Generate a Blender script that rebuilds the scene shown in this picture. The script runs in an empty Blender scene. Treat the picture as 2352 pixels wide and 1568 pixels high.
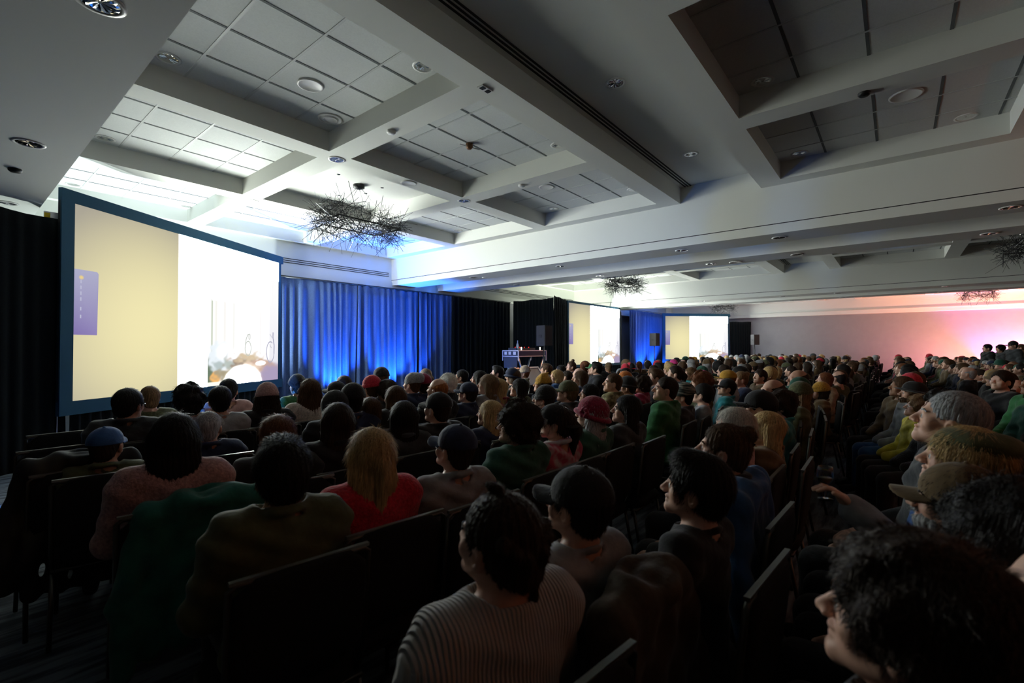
import bpy, math, random
import numpy as np
from mathutils import Matrix, Vector, Euler

# ------------------------------------------------------------------ camera, world, exposure
S = bpy.context.scene
COL = S.collection
FPX, CX, CY, HY, EYE = 1083.0, 1176.0, 784.0, 799.0, 1.6
PITCH = math.atan((HY - CY) / FPX)
AZ = math.atan(1328.0 / FPX)
F0 = Vector((math.sin(AZ), math.cos(AZ), 0)); RT = Vector((math.cos(AZ), -math.sin(AZ), 0))
FW = F0 * math.cos(PITCH) + Vector((0, 0, math.sin(PITCH)))
UP = Vector((0, 0, math.cos(PITCH))) - F0 * math.sin(PITCH)
cam = bpy.data.cameras.new('camera'); camo = bpy.data.objects.new('camera', cam); COL.objects.link(camo)
cam.sensor_width = 36.0; cam.lens = FPX / 2352 * 36.0; cam.clip_start = 0.05; cam.clip_end = 200
camo.matrix_world = Matrix((( RT.x, UP.x, -FW.x, 0), (RT.y, UP.y, -FW.y, 0), (RT.z, UP.z, -FW.z, EYE), (0, 0, 0, 1)))
cam.dof.use_dof = True; cam.dof.focus_distance = 6.0; cam.dof.aperture_fstop = 2.8
S.camera = camo
w = bpy.data.worlds.new('world'); S.world = w; w.use_nodes = True
w.node_tree.nodes['Background'].inputs[0].default_value = (0.02, 0.03, 0.03, 1)
w.node_tree.nodes['Background'].inputs[1].default_value = 0.3
S.view_settings.view_transform = 'Standard'; S.view_settings.look = 'None'
S.view_settings.gamma = 1.0; S.view_settings.use_curve_mapping = False
S.view_settings.exposure = 0.0
cy = S.cycles
cy.use_denoising = True; cy.max_bounces = 5; cy.diffuse_bounces = 3; cy.glossy_bounces = 2
cy.transmission_bounces = 4; cy.sample_clamp_indirect = 4.0; cy.caustics_reflective = False; cy.caustics_refractive = False
cy.use_adaptive_sampling = True; cy.adaptive_threshold = 0.035

SCREEN_POWER = 44.0
def spot(name, loc, target, color, power, angle=60, blend=.6, size=.06):
    l = bpy.data.lights.new(name, 'SPOT'); l.color = color; l.energy = power
    l.spot_size = math.radians(angle); l.spot_blend = blend; l.shadow_soft_size = size
    o = bpy.data.objects.new(name, l); COL.objects.link(o); o.location = loc
    o.rotation_euler = (Vector(target) - Vector(loc)).to_track_quat('-Z', 'Y').to_euler()
    return o
BLUE = (0.03, 0.19, 1.0)
# (lamp position, aim, colour, power, cone): the uplights standing on the floor
UPLIGHTS = [
    ((6.55, 11.05, .16), (6.75, 11.45, 3.0), BLUE, 1500, 80),
    ((8.3, 11.05, .16), (8.45, 11.45, 3.0), BLUE, 1500, 80),
    ((9.3, 11.05, .16), (9.3, 11.45, 3.0), BLUE, 550, 70),
    ((25.6, 10.75, .16), (25.7, 11.45, 3.2), BLUE, 1100, 95),
    ((27.2, 10.75, .16), (27.3, 11.45, 3.2), BLUE, 1100, 95),
    ((31.1, -4.0, .16), (31.8, -4.0, 2.2), (.55, .03, 1.0), 1000, 90),
    ((29.9, -5.6, .16), (31.8, -5.3, 2.4), (1.0, .48, .18), 2400, 150),
    ((29.6, -2.6, .16), (31.8, -2.0, 2.6), (1.0, .30, .34), 900, 150),
    ((7.5, -6.1, .16), (7.5, -6.75, 3.0), (1.0, .26, .09), 420, 140),
    ((2.5, -6.1, .16), (2.5, -6.75, 3.0), (1.0, .26, .09), 260, 140),
    ((9.7, 8.2, .16), (11.1, 8.9, 1.5), BLUE, 90, 60),
    ((-.35, 6.75, .16), (.6, 6.5, .0), (.02, .25, 1.0), 700, 80),
    ((2.0, 10.9, .16), (2.6, 10.4, 4.5), (.88, 1.0, .95), 480, 125),  # this and the next three: added uplights standing in for projector spill
    ((3.4, 10.95, .16), (5.0, 9.9, 4.5), (.80, .93, 1.0), 1500, 120),
    ((17.6, 10.9, .16), (17.6, 10.3, 4.5), (.92, 1.0, .86), 1300, 120),
    ((30.4, 9.6, .16), (29.6, 10.4, 4.5), (.95, .95, 1.0), 150, 110),
]
for i, (p, t, c, e, a) in enumerate(UPLIGHTS):
    spot('uplight_lamp', p, t, c, e, a)
# added orange spot without a fixture, tinting the equipment stand
spot('added_orange_spot', (12.6, 7.7, 2.9), (11.7, 8.7, 1.4), (1, .35, .1), 70, 35, .4)

# ------------------------------------------------------------------ materials
_M = {}
def mat(name, color, rough=.7, metal=0.0, noise=0.0, scale=30.0, bump=0.0, bscale=80.0, stretch=None, spec=.3, emit=None, estr=1.0, alpha=None, trans=0.0, sheen=0.0):
    key = (name, tuple(color), rough, metal, noise, scale, bump, bscale, stretch)
    if key in _M: return _M[key]
    m = bpy.data.materials.new(name); m.use_nodes = True
    nt = m.node_tree; b = nt.nodes['Principled BSDF']
    b.inputs['Base Color'].default_value = (*color, 1); b.inputs['Roughness'].default_value = rough
    b.inputs['Metallic'].default_value = metal; b.inputs['Specular IOR Level'].default_value = spec
    if trans: b.inputs['Transmission Weight'].default_value = trans
    if sheen: b.inputs['Sheen Weight'].default_value = sheen
    if emit: b.inputs['Emission Color'].default_value = (*emit, 1); b.inputs['Emission Strength'].default_value = estr
    if noise or bump:
        tc = nt.nodes.new('ShaderNodeTexCoord'); mp = nt.nodes.new('ShaderNodeMapping')
        nt.links.new(tc.outputs['Object'], mp.inputs[0])
        if stretch: mp.inputs['Scale'].default_value = stretch
    if noise:
        n = nt.nodes.new('ShaderNodeTexNoise'); n.inputs['Scale'].default_value = scale; n.inputs['Detail'].default_value = 3
        nt.links.new(mp.outputs[0], n.inputs['Vector'])
        r = nt.nodes.new('ShaderNodeMapRange'); r.inputs['From Min'].default_value = .3; r.inputs['From Max'].default_value = .7
        r.inputs['To Min'].default_value = 1 - noise; r.inputs['To Max'].default_value = 1 + noise
        nt.links.new(n.outputs[0], r.inputs[0])
        v = nt.nodes.new('ShaderNodeVectorMath'); v.operation = 'SCALE'; v.inputs[0].default_value = color
        nt.links.new(r.outputs[0], v.inputs['Scale']); nt.links.new(v.outputs[0], b.inputs['Base Color'])
    if bump:
        n = nt.nodes.new('ShaderNodeTexNoise'); n.inputs['Scale'].default_value = bscale
        nt.links.new(mp.outputs[0], n.inputs['Vector'])
        bp = nt.nodes.new('ShaderNodeBump'); bp.inputs['Strength'].default_value = bump; bp.inputs['Distance'].default_value = .01
        nt.links.new(n.outputs[0], bp.inputs['Height']); nt.links.new(bp.outputs[0], b.inputs['Normal'])
    _M[key] = m
    return m
def cloth(c): return mat('cloth', c, .85, noise=.25, scale=14, bump=.35, bscale=35, sheen=.15)
def hairm(c): return mat('hair', c, .6, noise=.45, scale=1.0, bump=.7, bscale=1.0, stretch=(140, 140, 10), spec=.2)
def knit(c): return mat('knit', c, .9, noise=.3, scale=70, bump=.6, bscale=90, sheen=.3)
SKIN = [mat('skin', c, .5, noise=.12, scale=18, spec=.35) for c in [(.62, .36, .26), (.52, .29, .2), (.68, .42, .32), (.3, .15, .09)]]
M_gyp = mat('painted_gypsum', (.74, .75, .70), .8, bump=.05, bscale=200)
M_tile = mat('ceiling_tile', (.66, .68, .66), .9, noise=.04, scale=60, bump=.25, bscale=300)
M_tbar = mat('tee_bar', (.55, .57, .55), .6)
M_gap = mat('dark_gap', (.03, .03, .03), .9)
M_chrome = mat('chrome', (.8, .8, .8), .12, 1.0)
M_white = mat('white_enamel', (.75, .75, .72), .4)
M_black = mat('black_metal', (.012, .013, .014), .5)
M_wall = mat('painted_wall', (.30, .295, .31), .85, noise=.03, scale=4)
M_dwall = mat('dark_wall', (.05, .04, .035), .9)
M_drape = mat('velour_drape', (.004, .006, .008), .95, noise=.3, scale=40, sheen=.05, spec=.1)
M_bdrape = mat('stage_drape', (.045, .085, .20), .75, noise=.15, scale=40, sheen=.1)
M_sframe = mat('screen_frame_cloth', (.012, .06, .11), .8)
M_alu = mat('aluminium', (.6, .62, .65), .35, .9)
M_case = mat('road_case_laminate', (.02, .03, .06), .4)

# ------------------------------------------------------------------ mesh helpers
def new_obj(name, me, parent=None, m=None):
    o = bpy.data.objects.new(name, me); COL.objects.link(o)
    if parent is not None: o.parent = parent
    if m is not None:
        if not isinstance(m, (list, tuple)): m = [m]
        for k in m: me.materials.append(k)
    return o
def tag(o, label=None, cat=None, group=None, kind=None):
    if label: o['label'] = label
    if cat: o['category'] = cat
    if group: o['group'] = group
    if kind: o['kind'] = kind
    return o
def empty(name, loc=(0, 0, 0), rz=0.0):
    o = bpy.data.objects.new(name, None); COL.objects.link(o); o.location = loc; o.rotation_euler = (0, 0, rz)
    o.empty_display_size = .1
    return o
class MB:
    def __init__(s): s.v = []; s.f = []; s.mi = []; s.sm = []
    def quad(s, pts, mi=0):
        n = len(s.v); s.v += [tuple(p) for p in pts]; s.f.append(tuple(range(n, n + len(pts)))); s.mi.append(mi); s.sm.append(False)
    def box(s, a, b, mi=0, M=None):
        (x0, y0, z0), (x1, y1, z1) = a, b
        p = [Vector(q) for q in ((x0,y0,z0),(x1,y0,z0),(x1,y1,z0),(x0,y1,z0),(x0,y0,z1),(x1,y0,z1),(x1,y1,z1),(x0,y1,z1))]
        if M is not None: p = [M @ q for q in p]
        n = len(s.v); s.v += [tuple(q) for q in p]
        for f in ((0,3,2,1),(4,5,6,7),(0,1,5,4),(1,2,6,5),(2,3,7,6),(3,0,4,7)):
            s.f.append(tuple(n + k for k in f)); s.mi.append(mi); s.sm.append(False)
    def tube(s, pts, r, seg=8, mi=0, close=False):
        pts = [Vector(p) for p in pts]; n0 = len(s.v); N = len(pts)
        rs = r if isinstance(r, (list, tuple)) else [r] * N
        ref = None
        for i, p in enumerate(pts):
            d = (pts[(i + 1) % N] - pts[i - 1]) if close else (pts[min(i + 1, N - 1)] - pts[max(i - 1, 0)])
            d.normalize()
            if ref is None: ref = Vector((0, 0, 1)) if abs(d.z) < .9 else Vector((1, 0, 0))
            u = d.cross(ref).normalized(); v = u.cross(d).normalized(); ref = v
            for k in range(seg):
                a = 2 * math.pi * k / seg
                s.v.append(tuple(p + (u * math.cos(a) + v * math.sin(a)) * rs[i]))
        M_ = N if close else N - 1
        for i in range(M_):
            j = (i + 1) % N
            for k in range(seg):
                k2 = (k + 1) % seg
                s.f.append((n0 + i*seg + k, n0 + i*seg + k2, n0 + j*seg + k2, n0 + j*seg + k)); s.mi.append(mi); s.sm.append(True)
        if not close:
            s.f.append(tuple(n0 + k for k in reversed(range(seg)))); s.mi.append(mi); s.sm.append(False)
            s.f.append(tuple(n0 + (N-1)*seg + k for k in range(seg))); s.mi.append(mi); s.sm.append(False)
    def lathe(s, prof, c=(0, 0, 0), seg=24, mi=0):
        n0 = len(s.v)
        for (r, z) in prof:
            for k in range(seg):
                a = 2 * math.pi * k / seg
                s.v.append((c[0] + r * math.cos(a), c[1] + r * math.sin(a), c[2] + z))
        for i in range(len(prof) - 1):
            for k in range(seg):
                k2 = (k + 1) % seg
                s.f.append((n0 + i*seg + k, n0 + i*seg + k2, n0 + (i+1)*seg + k2, n0 + (i+1)*seg + k)); s.mi.append(mi); s.sm.append(True)
    def build(s, name, m=None, parent=None, bevel=0):
        me = bpy.data.meshes.new(name); me.from_pydata(s.v, [], s.f); me.update()
        me.polygons.foreach_set('material_index', s.mi); me.polygons.foreach_set('use_smooth', s.sm)
        o = new_obj(name, me, parent, m)
        if bevel:
            b = o.modifiers.new('bevel', 'BEVEL'); b.width = bevel; b.segments = 2; b.limit_method = 'ANGLE'
        return o

# ------------------------------------------------------------------ the room
XW0, XW1, YW0, YW1 = -4.0, 31.9, -7.0, 11.81
ZS, ZT, ZL = 4.27, 4.54, 3.48
def st(o): return tag(o, kind='structure')
# carpet
def carpet():
    m = bpy.data.materials.new('patterned_carpet'); m.use_nodes = True; nt = m.node_tree; b = nt.nodes['Principled BSDF']
    tc = nt.nodes.new('ShaderNodeTexCoord'); mp = nt.nodes.new('ShaderNodeMapping'); mp.inputs['Scale'].default_value = (1.2, 9, 1)
    n = nt.nodes.new('ShaderNodeTexNoise'); n.inputs['Scale'].default_value = 1.6; n.inputs['Detail'].default_value = 6
    cr = nt.nodes.new('ShaderNodeValToRGB')
    cr.color_ramp.elements[0].position = .42; cr.color_ramp.elements[0].color = (.02, .03, .045, 1)
    cr.color_ramp.elements[1].position = .56; cr.color_ramp.elements[1].color = (.12, .15, .18, 1)
    nt.links.new(tc.outputs['Object'], mp.inputs[0]); nt.links.new(mp.outputs[0], n.inputs['Vector']); nt.links.new(n.outputs[0], cr.inputs[0])
    nt.links.new(cr.outputs[0], b.inputs['Base Color']); b.inputs['Roughness'].default_value = .95
    return m
b = MB(); b.box((XW0 - .2, YW0 - .2, -.1), (XW1 + .4, YW1 + .6, 0)); st(b.build('floor', carpet()))
b = MB(); b.box((XW0, YW1 + .3, 0), (XW1, YW1 + .5, 3.42)); st(b.build('wall_stage', M_wall))
b = MB(); b.box((XW1, YW0, 0), (XW1 + .2, YW1 + .5, 4.8)); st(b.build('wall_far', M_wall))
b = MB(); b.box((XW0 - .2, YW0, 0), (XW0, YW1 + .5, 4.8)); st(b.build('wall_near', M_dwall))
b = MB(); b.box((XW0, YW0 - .2, 0), (XW1, YW0, 4.8)); st(b.build('wall_back', M_dwall))
# far wall cornice
b = MB(); b.box((XW1 - .32, YW0, 3.45), (XW1, YW1, 3.62)); b.box((XW1 - .28, YW0, 3.62), (XW1, YW1, 4.6))
b.box((XW1 - .35, YW0, 3.62), (XW1 - .28, YW1, 3.66))
st(b.build('trim_1', M_gyp))

YROWS = [(-6.80, -4.30), (-3.97, -1.45), (-1.12, 1.40), (3.43, 5.95), (6.27, 8.80), (9.13, 11.65)]
bays = [(.88, 8.72, 3), (11.30, 19.14, 3), (21.72, 31.62, 4)]
tiles = MB(); beams = []
CH_COF = []   # smooth coffers with a chandelier
for bi, (x0, x1, nc) in enumerate(bays):
    m = MB()
    m.box((x0, 3.08, ZS), (x1, 3.43, 4.75)); m.box((x0, 1.40, ZS), (x1, 1.73, 4.75))
    ys = [3.43, 5.95, 6.27, 8.80, 9.13, 11.65, 11.81]
    for a, c in ((5.95, 6.27), (8.80, 9.13), (11.65, 11.83), (-1.45, -1.12), (-4.30, -3.97), (-7.0, -6.80)):
        m.box((x0, a, ZS), (x1, c, 4.75))
    wcof = (x1 - x0 - .56 - .33 * (nc - 1)) / nc
    xs = [(x0 + .28 + i * (wcof + .33), x0 + .28 + i * (wcof + .33) + wcof) for i in range(nc)]
    edges = [x0] + [v for p in xs for v in p] + [x1]
    for i in range(0, len(edges), 2):
        for (ya, yb) in YROWS: m.box((edges[i], ya, ZS), (edges[i + 1], yb, 4.75))
    st(m.build('trim_%d' % (2 + bi), M_gyp))
    for ci, (xa, xb) in enumerate(xs):
        for ri, (ya, yb) in enumerate(YROWS):
            smooth = ci == (1 if nc == 3 else 2) and ri in (1, 4)
            tiles.box((xa - .02, ya - .02, ZT), (xb + .02, yb + .02, ZT + .03), 0 if not smooth else 3)
            if smooth: continue
            xc, yc = (xa + xb) / 2 + .03, (ya + yb) / 2 + .05
            k = -3
            while k <= 3:
                X = xc + k * .61
                if xa + .05 < X < xb - .05: tiles.box((X - .012, ya, ZT - .006), (X + .012, yb, ZT + .001), 1)
                Y = yc + k * .61
                if ya + .05 < Y < yb - .05: tiles.box((xa, Y - .014, ZT - .004), (xb, Y + .014, ZT + .001), 2)
                k += 1
    # flat recess between the coffered halves
    tiles.box((x0 - .05, 1.70, 4.57), (x1 + .05, 3.10, 4.62), 3)
    for yy in (2.88, 2.93, 2.98): tiles.box((x0 + (.0 if bi else .0), yy, 4.562), (x1 - .0, yy + .022, 4.571), 4)
st(tiles.build('ceiling', [M_tile, M_tbar, mat('shadow_gap', (.12, .13, .13), .8), M_gyp, M_gap]))
# double beams across the room with the partition track groove
def cross(name, a0, a1, c0, c1):
    m = MB()
    for (p, q) in ((a0, a1), (c0, c1)): m.box((p, YW0, ZL), (q, YW1 + .02, 4.75))
    m.box((a1, YW0, 3.95), (c0, YW1 + .02, 4.75))
    for x in (a0 - .004, ): m.box((x, YW0, 3.632), (x + .01, YW1, 3.645), 1)
    for x in (c1 - .006, ): m.box((x, YW0, 3.632), (x + .01, YW1, 3.645), 1)
    st(m.build(name, [M_gyp, M_gap]))
cross('trim_5', 8.72, 9.48, 10.54, 11.30)
cross('trim_6', 19.14, 19.90, 20.96, 21.72)
b = MB(); b.box((XW0, YW0, ZL), (.88, YW1 + .02, 4.75)); b.box((.876, YW0, 3.632), (.886, YW1, 3.645), 1); st(b.build('trim_7', [M_gyp, M_gap]))
# stage bulkhead with air slots and lip
for i, (xa, xb) in enumerate(((XW0, .88), (.88, 8.72), (8.72, 11.3), (11.3, 19.14), (19.14, 21.72), (21.72, 31.9))):
    m = MB(); m.box((xa, YW1, 3.57), (xb, YW1 + .3, 4.75)); m.box((xa, YW1 - .04, 3.41), (xb, YW1 + .3, 3.57))
    if i in (1, 3, 5):
        for z in (3.735, 3.785, 3.835): m.box((xa + .3, YW1 - .006, z), (xb - .1, YW1 + .002, z + .018), 1)
    st(m.build('trim_%d' % (8 + i), [M_gyp, M_gap]))
b = MB(); b.box((XW0 - .2, YW0 - .2, 4.74), (XW1 + .2, YW1 + .5, 4.8)); st(b.build('ceiling_slab', M_gyp))

# ------------------------------------------------------------------ ceiling fixtures
def downlight(x, y, z, label, r=.095):
    e = empty('recessed_downlight', (x, y, z)); tag(e, label, 'ceiling light', 'recessed downlights')
    b = MB(); b.lathe([(r + .022, .001), (r + .022, -.006), (r, -.009), (r - .006, -.004)]); b.build('trim_ring', M_white, e)
    b = MB(); seg = 24; prof = [(r - .006, -.005), (r * .75, -.0035), (r * .5, -.002), (.01, -.001)]
    n0 = 0
    for i, (rr, zz) in enumerate(prof):
        for k in range(seg):
            a = 2 * math.pi * k / seg; b.v.append((rr * math.cos(a), rr * math.sin(a), zz - (.004 if k % 2 and i in (1, 2) else 0)))
    for i in range(len(prof) - 1):
        for k in range(seg):
            k2 = (k + 1) % seg; b.f.append((i*seg + k, i*seg + k2, (i+1)*seg + k2, (i+1)*seg + k)); b.mi.append(0); b.sm.append(False)
    b.build('reflector', M_chrome, e)
DL = [
 (.55, 3.34, ZL, 'chrome downlight in the dark left soffit at the top edge of the picture'),
 (.53, 6.16, ZL, 'chrome downlight in the dark left soffit, second from the top edge'),
 (.58, 8.92, ZL, 'red-rimmed downlight in the left soffit just above the black drape'),
 (1.47, 5.70, ZT, 'dark blue reflecting downlight in the nearest tiled coffer beside the left soffit'),
 (1.49, 8.58, ZT, 'grey downlight in the second tiled coffer beside the left soffit'),
 (1.56, 11.45, ZT, 'faint downlight in the bright coffer above the top left screen corner'),
 (3.20, 3.80, ZT, 'chrome downlight at the right corner of the nearest tiled coffer'),
 (5.69, 3.77, ZT, 'chrome downlight at the right corner of the coffer with the central mount'),
 (8.17, 3.76, ZT, 'small downlight at the far right corner of the third coffer in the row'),
 (8.23, 5.59, ZT, 'downlight in the dark lower corner of the third coffer in the row'),
 (8.26, 8.48, ZT, 'downlight in the pale blue coffer right of the near twig chandelier'),
 (3.28, 11.40, ZT, 'downlight in the bright coffer above the near projection screen'),
 (3.58, 6.12, ZS, 'bright chrome downlight at the beam crossing left of the near chandelier mount'),
 (6.05, 6.06, ZS, 'chrome downlight at the beam crossing right of the near chandelier'),
 (3.62, 9.05, ZS, 'pale downlight at the beam crossing above the near screen'),
 (4.80, 2.42, 4.57, 'dark blue downlight in the flat recess beside the long air slots'),
 (7.30, 2.42, 4.57, 'white-ringed downlight in the flat recess near its far end'),
 (5.74, 1.12, ZT, 'dim downlight in the dark coffer at the upper right'),
 (8.23, 1.11, ZT, 'dim downlight in the left corner of the second dark coffer'),
 (8.27, -.71, ZT, 'dim downlight in the right corner of the second dark coffer'),
]
for i, y in enumerate((8.73, 5.97, 3.19, 1.53, -1.20)):
    nth = ['nearest the blue curtain', 'second from the blue curtain', 'third from the blue curtain', 'fourth from the blue curtain', 'fifth, at the right picture edge'][i]
    DL.append((9.08, y, ZL, 'downlight under the first cross beam, ' + nth))
    DL.append((10.94, y, ZL, 'downlight under the second cross beam, ' + nth))
    DL.append((19.50, y, ZL, 'tiny downlight under the third cross beam, ' + nth))
    DL.append((21.36, y, ZL, 'tiny downlight under the fourth cross beam, ' + nth))
for (x, y, z, l) in DL: downlight(x, y, z, l)
def ceil_speaker(x, y, z, r, label, rings=1):
    b = MB(); prof = [(r + .02, .001), (r + .02, -.012), (r, -.016), (r - .01, -.008)]
    if rings == 1: prof += [(.003, -.010)]
    else: prof += [(r * .75, -.008), (r * .72, -.022), (r * .6, -.024), (r * .5, -.010), (r * .35, -.026), (.003, -.03)]
    b.lathe(prof); tag(b.build('ceiling_speaker' if rings == 1 else 'air_diffuser', M_white), label, 'speaker' if rings == 1 else 'vent')
for (x, y, z, r, l, k) in ((2.63, 5.05, ZT, .12, 'flat white round ceiling speaker in the nearest tiled coffer', 1), (3.18, 5.60, ZT, .13, 'round stepped air diffuser in the lower corner of the nearest tiled coffer', 2),
        (7.04, 4.93, ZT, .12, 'round white speaker in the third tiled coffer, small and far', 1),
        (4.83, 6.10, ZS, .11, 'blue-lit round speaker on the beam beside the near chandelier coffer', 1),
        (7.11, -.11, ZT, .14, 'round speaker in the dark coffer at the upper right', 1),
        (9.56 - .3, 8.5, ZL, .05, 'small round sensor under the first cross beam near the curtain', 1),
        (11.05, 2.71, ZL, .11, 'round speaker under the second cross beam', 1)):
    ceil_speaker(0, 0, 0, r, l, k); list(COL.objects)[-1].location = (x, y, z)
for (x, y, z, l) in ((3.53, 4.80, ZS, 'small white smoke detector on the beam between the two nearest coffers'),
                     (6.13, .24, ZS, 'small smoke detector on the beam between the two dark coffers'),
                     (6.06, 4.74, ZS, 'small smoke detector on the beam beyond the central mount coffer'),
                     (.52, 7.16, ZL, 'small dark sensor on the left soffit')):
    b = MB(); b.lathe([(.055, .001), (.055, -.02), (.04, -.035), (.002, -.037)])
    o = b.build('smoke_detector', M_white if 'dark' not in l else M_black); o.location = (x, y, z); tag(o, l, 'smoke detector')
# little sign plate on the near beam
e = empty('ceiling_plate', (3.56, 3.26, ZS)); tag(e, 'small grey plate with two dark windows on the near beam crossing', 'plate')
b = MB(); b.box((-.08, -.04, -.012), (.08, .04, 0)); b.build('plate', M_white, e)
for s in (-1, 1):
    b = MB(); b.box((s * .04 - .025, -.025, -.016), (s * .04 + .025, .025, -.011)); b.build('window', M_black, e)
# projector mount
e = empty('ceiling_mount', (4.84, 4.74, ZT)); tag(e, 'small brown ceiling mount with side arms in the middle coffer', 'mount')
b = MB(); b.lathe([(.05, 0), (.05, -.05), (.03, -.08), (.002, -.08)]); b.build('boss', mat('bronze', (.2, .1, .05), .5, .3), e)
b = MB(); b.tube([(-.16, .04, -.05), (0, 0, -.045), (.16, -.05, -.05)], .01); b.build('arm', M_white, e)
# pinhole fixtures around the chandelier
for i, (x, y) in enumerate(((3.99, 7.46), (4.30, 7.30), (5.17, 7.29), (5.16, 7.8), (4.7, 6.6), (4.9, 8.3))):
    b = MB(); b.lathe([(.03, .001), (.03, -.004), (.002, -.003)]); o = b.build('pinhole_fixture', M_black); o.location = (x, y, ZT)
    tag(o, 'tiny dark pinhole fixture in the smooth coffer over the near chandelier', 'ceiling light', 'pinholes in the chandelier coffer')

# ------------------------------------------------------------------ chandeliers
def chandelier(x, y, z, label, seed, n=560, L=1.55, W=1.0):
    R = random.Random(seed)
    e = empty('twig_chandelier', (x, y, z)); tag(e, label, 'chandelier', 'twig chandeliers')
    b = MB(); b.lathe([(.10, ZT - z), (.10, ZT - z - .05), (.02, ZT - z - .08), (.002, ZT - z - .08)]); b.build('canopy', M_black, e)
    for (sx, sy) in ((-1, -1), (1, -1), (1, 1), (-1, 1)):
        b = MB(); b.tube([(0.03*sx, .03*sy, ZT - z - .06), (sx * L * .28, sy * W * .28, .12)], .004, 6); b.build('cable', M_chrome, e)
    b = MB()
    for zz in (-.02, ):
        P = [(-L/2, -W/2), (L/2, -W/2), (L/2, W/2), (-L/2, W/2)]
        for i in range(4):
            a, c = P[i], P[(i + 1) % 4]; b.tube([(a[0]*.8, a[1]*.8, zz), (c[0]*.8, c[1]*.8, zz)], .013, 6)
    b.build('frame', M_black, e)
    b = MB()
    for i in range(n):
        a = R.uniform(0, 2 * math.pi); q = (abs(math.cos(a)) ** 4 + abs(math.sin(a)) ** 4) ** -.25
        rad = R.uniform(.62, 1.0)
        c = Vector((math.cos(a) * q * L / 2 * rad, math.sin(a) * q * W / 2 * rad, R.uniform(-.24, .22)))
        out = Vector((math.cos(a), math.sin(a), 0))
        d = Vector((R.gauss(0, .7), R.gauss(0, .7), R.gauss(0, .75))) + out * R.gauss(0, .5)
        d.normalize(); l = R.uniform(.14, .34) * (1.3 if R.random() < .12 else 1)
        b.tube([c - d * l, c + d * l], R.uniform(.0022, .0042) + (.003 if R.random() < .05 else 0), 4, 1 if R.random() < .03 else 0)
    o = b.build('twig_nest', [M_black, M_alu], e); tag(o, kind='stuff')
chandelier(4.82, 7.50, 3.82, 'large dark twig chandelier nearest the camera, left of centre', 1)
chandelier(15.1, 7.30, 3.80, 'mid-size twig chandelier over the middle screen', 2, 480)
chandelier(26.9, 7.2, 3.80, 'tiny twig chandelier over the far screen', 3, 230)
chandelier(15.1, -2.35, 3.80, 'dark twig chandelier cut by the right picture edge', 4, 330)
chandelier(26.9, -2.6, 3.85, 'small twig chandelier lit pink before the far wall', 5, 260, L=2.0)

# ------------------------------------------------------------------ drapes
def drape(path, z0, z1, m, label, seed=0, amp=.05, lam=.16, name='drape', group='pipe and drape'):
    R = random.Random(seed)
    pts = [Vector((p[0], p[1], 0)) for p in path]; segs = []; tot = 0
    for a, c in zip(pts, pts[1:]): segs.append((a, c, (c - a).length)); tot += (c - a).length
    ds = .022; n = int(tot / ds); ph = 0; prof = []
    s_at = []; A = amp; freq = 1.0
    for i in range(n + 1):
        if i % 12 == 0: freq = R.uniform(.6, 1.5); 
        if i % 9 == 0: At = amp * R.uniform(.25, 1.3)
        A += (At - A) * .15; ph += 2 * math.pi * ds / lam * freq; prof.append((A * math.sin(ph), ph, A))
    rows = 12; b = MB(); drift = [R.uniform(-1, 1) for _ in range(40)]
    for j in range(rows + 1):
        t = j / rows; z = z0 + (z1 - z0) * t
        for i in range(n + 1):
            s = tot * i / n; k = 0; s2 = s
            while k < len(segs) - 1 and s2 > segs[k][2]: s2 -= segs[k][2]; k += 1
            a, c, l = segs[k]; d = (c - a) / l; nrm = Vector((d.y, -d.x, 0))
            off, p_, A_ = prof[i]
            lean = .06 * (1 - t) * math.sin(s * 1.7 + drift[int(s) % 40] * 2)
            o2 = A_ * math.sin(p_ + lean * 20) * (.45 + .55 * (1 - t) ** .5 if t < .97 else .25)
            hz = z + (.012 * math.sin(s * 7 + seed) if j == rows else 0)
            q = a + d * (s2 + lean) + nrm * o2
            b.v.append((q.x, q.y, hz))
    for j in range(rows):
        for i in range(n):
            b.f.append((j*(n+1)+i, j*(n+1)+i+1, (j+1)*(n+1)+i+1, (j+1)*(n+1)+i)); b.mi.append(0); b.sm.append(True)
    o = b.build(name, m); sd = o.modifiers.new('thick', 'SOLIDIFY'); sd.thickness = .006
    tag(o, label, 'curtain', group)
    return o
def rail(a, c, z, label):
    b = MB(); b.tube([(a[0], a[1], z), (c[0], c[1], z)], .02); tag(b.build('drape_rail', M_black), label, 'rail')
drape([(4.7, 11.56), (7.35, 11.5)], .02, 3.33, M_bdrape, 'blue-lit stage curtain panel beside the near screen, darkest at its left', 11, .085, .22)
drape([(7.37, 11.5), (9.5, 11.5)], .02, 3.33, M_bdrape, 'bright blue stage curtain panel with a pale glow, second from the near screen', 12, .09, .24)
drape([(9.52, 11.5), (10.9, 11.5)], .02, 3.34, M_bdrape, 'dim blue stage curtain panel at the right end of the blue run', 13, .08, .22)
drape([(10.92, 11.5), (14.0, 11.5)], .02, 3.36, M_drape, 'stage curtain end blackened for its fading light, behind the equipment stand', 21, .06, .22)  # same curtain run in black, its fading light put into the colour
drape([(13.95, 11.3), (13.85, 9.4)], .02, 3.37, M_drape, 'black side drape returning towards the hall beside the loudspeaker', 14)
drape([(13.85, 9.38), (15.55, 9.95)], .02, 3.46, M_drape, 'black drape joining the left edge of the middle screen', 15)
drape([(20.12, 9.98), (22.6, 11.1)], .02, 3.45, M_drape, 'black drape right of the middle screen', 16)
drape([(24.3, 11.45), (30.6, 11.45)], .02, 3.72, M_bdrape, 'blue-lit curtain between the middle and far screens', 17, .06, .22)
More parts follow.
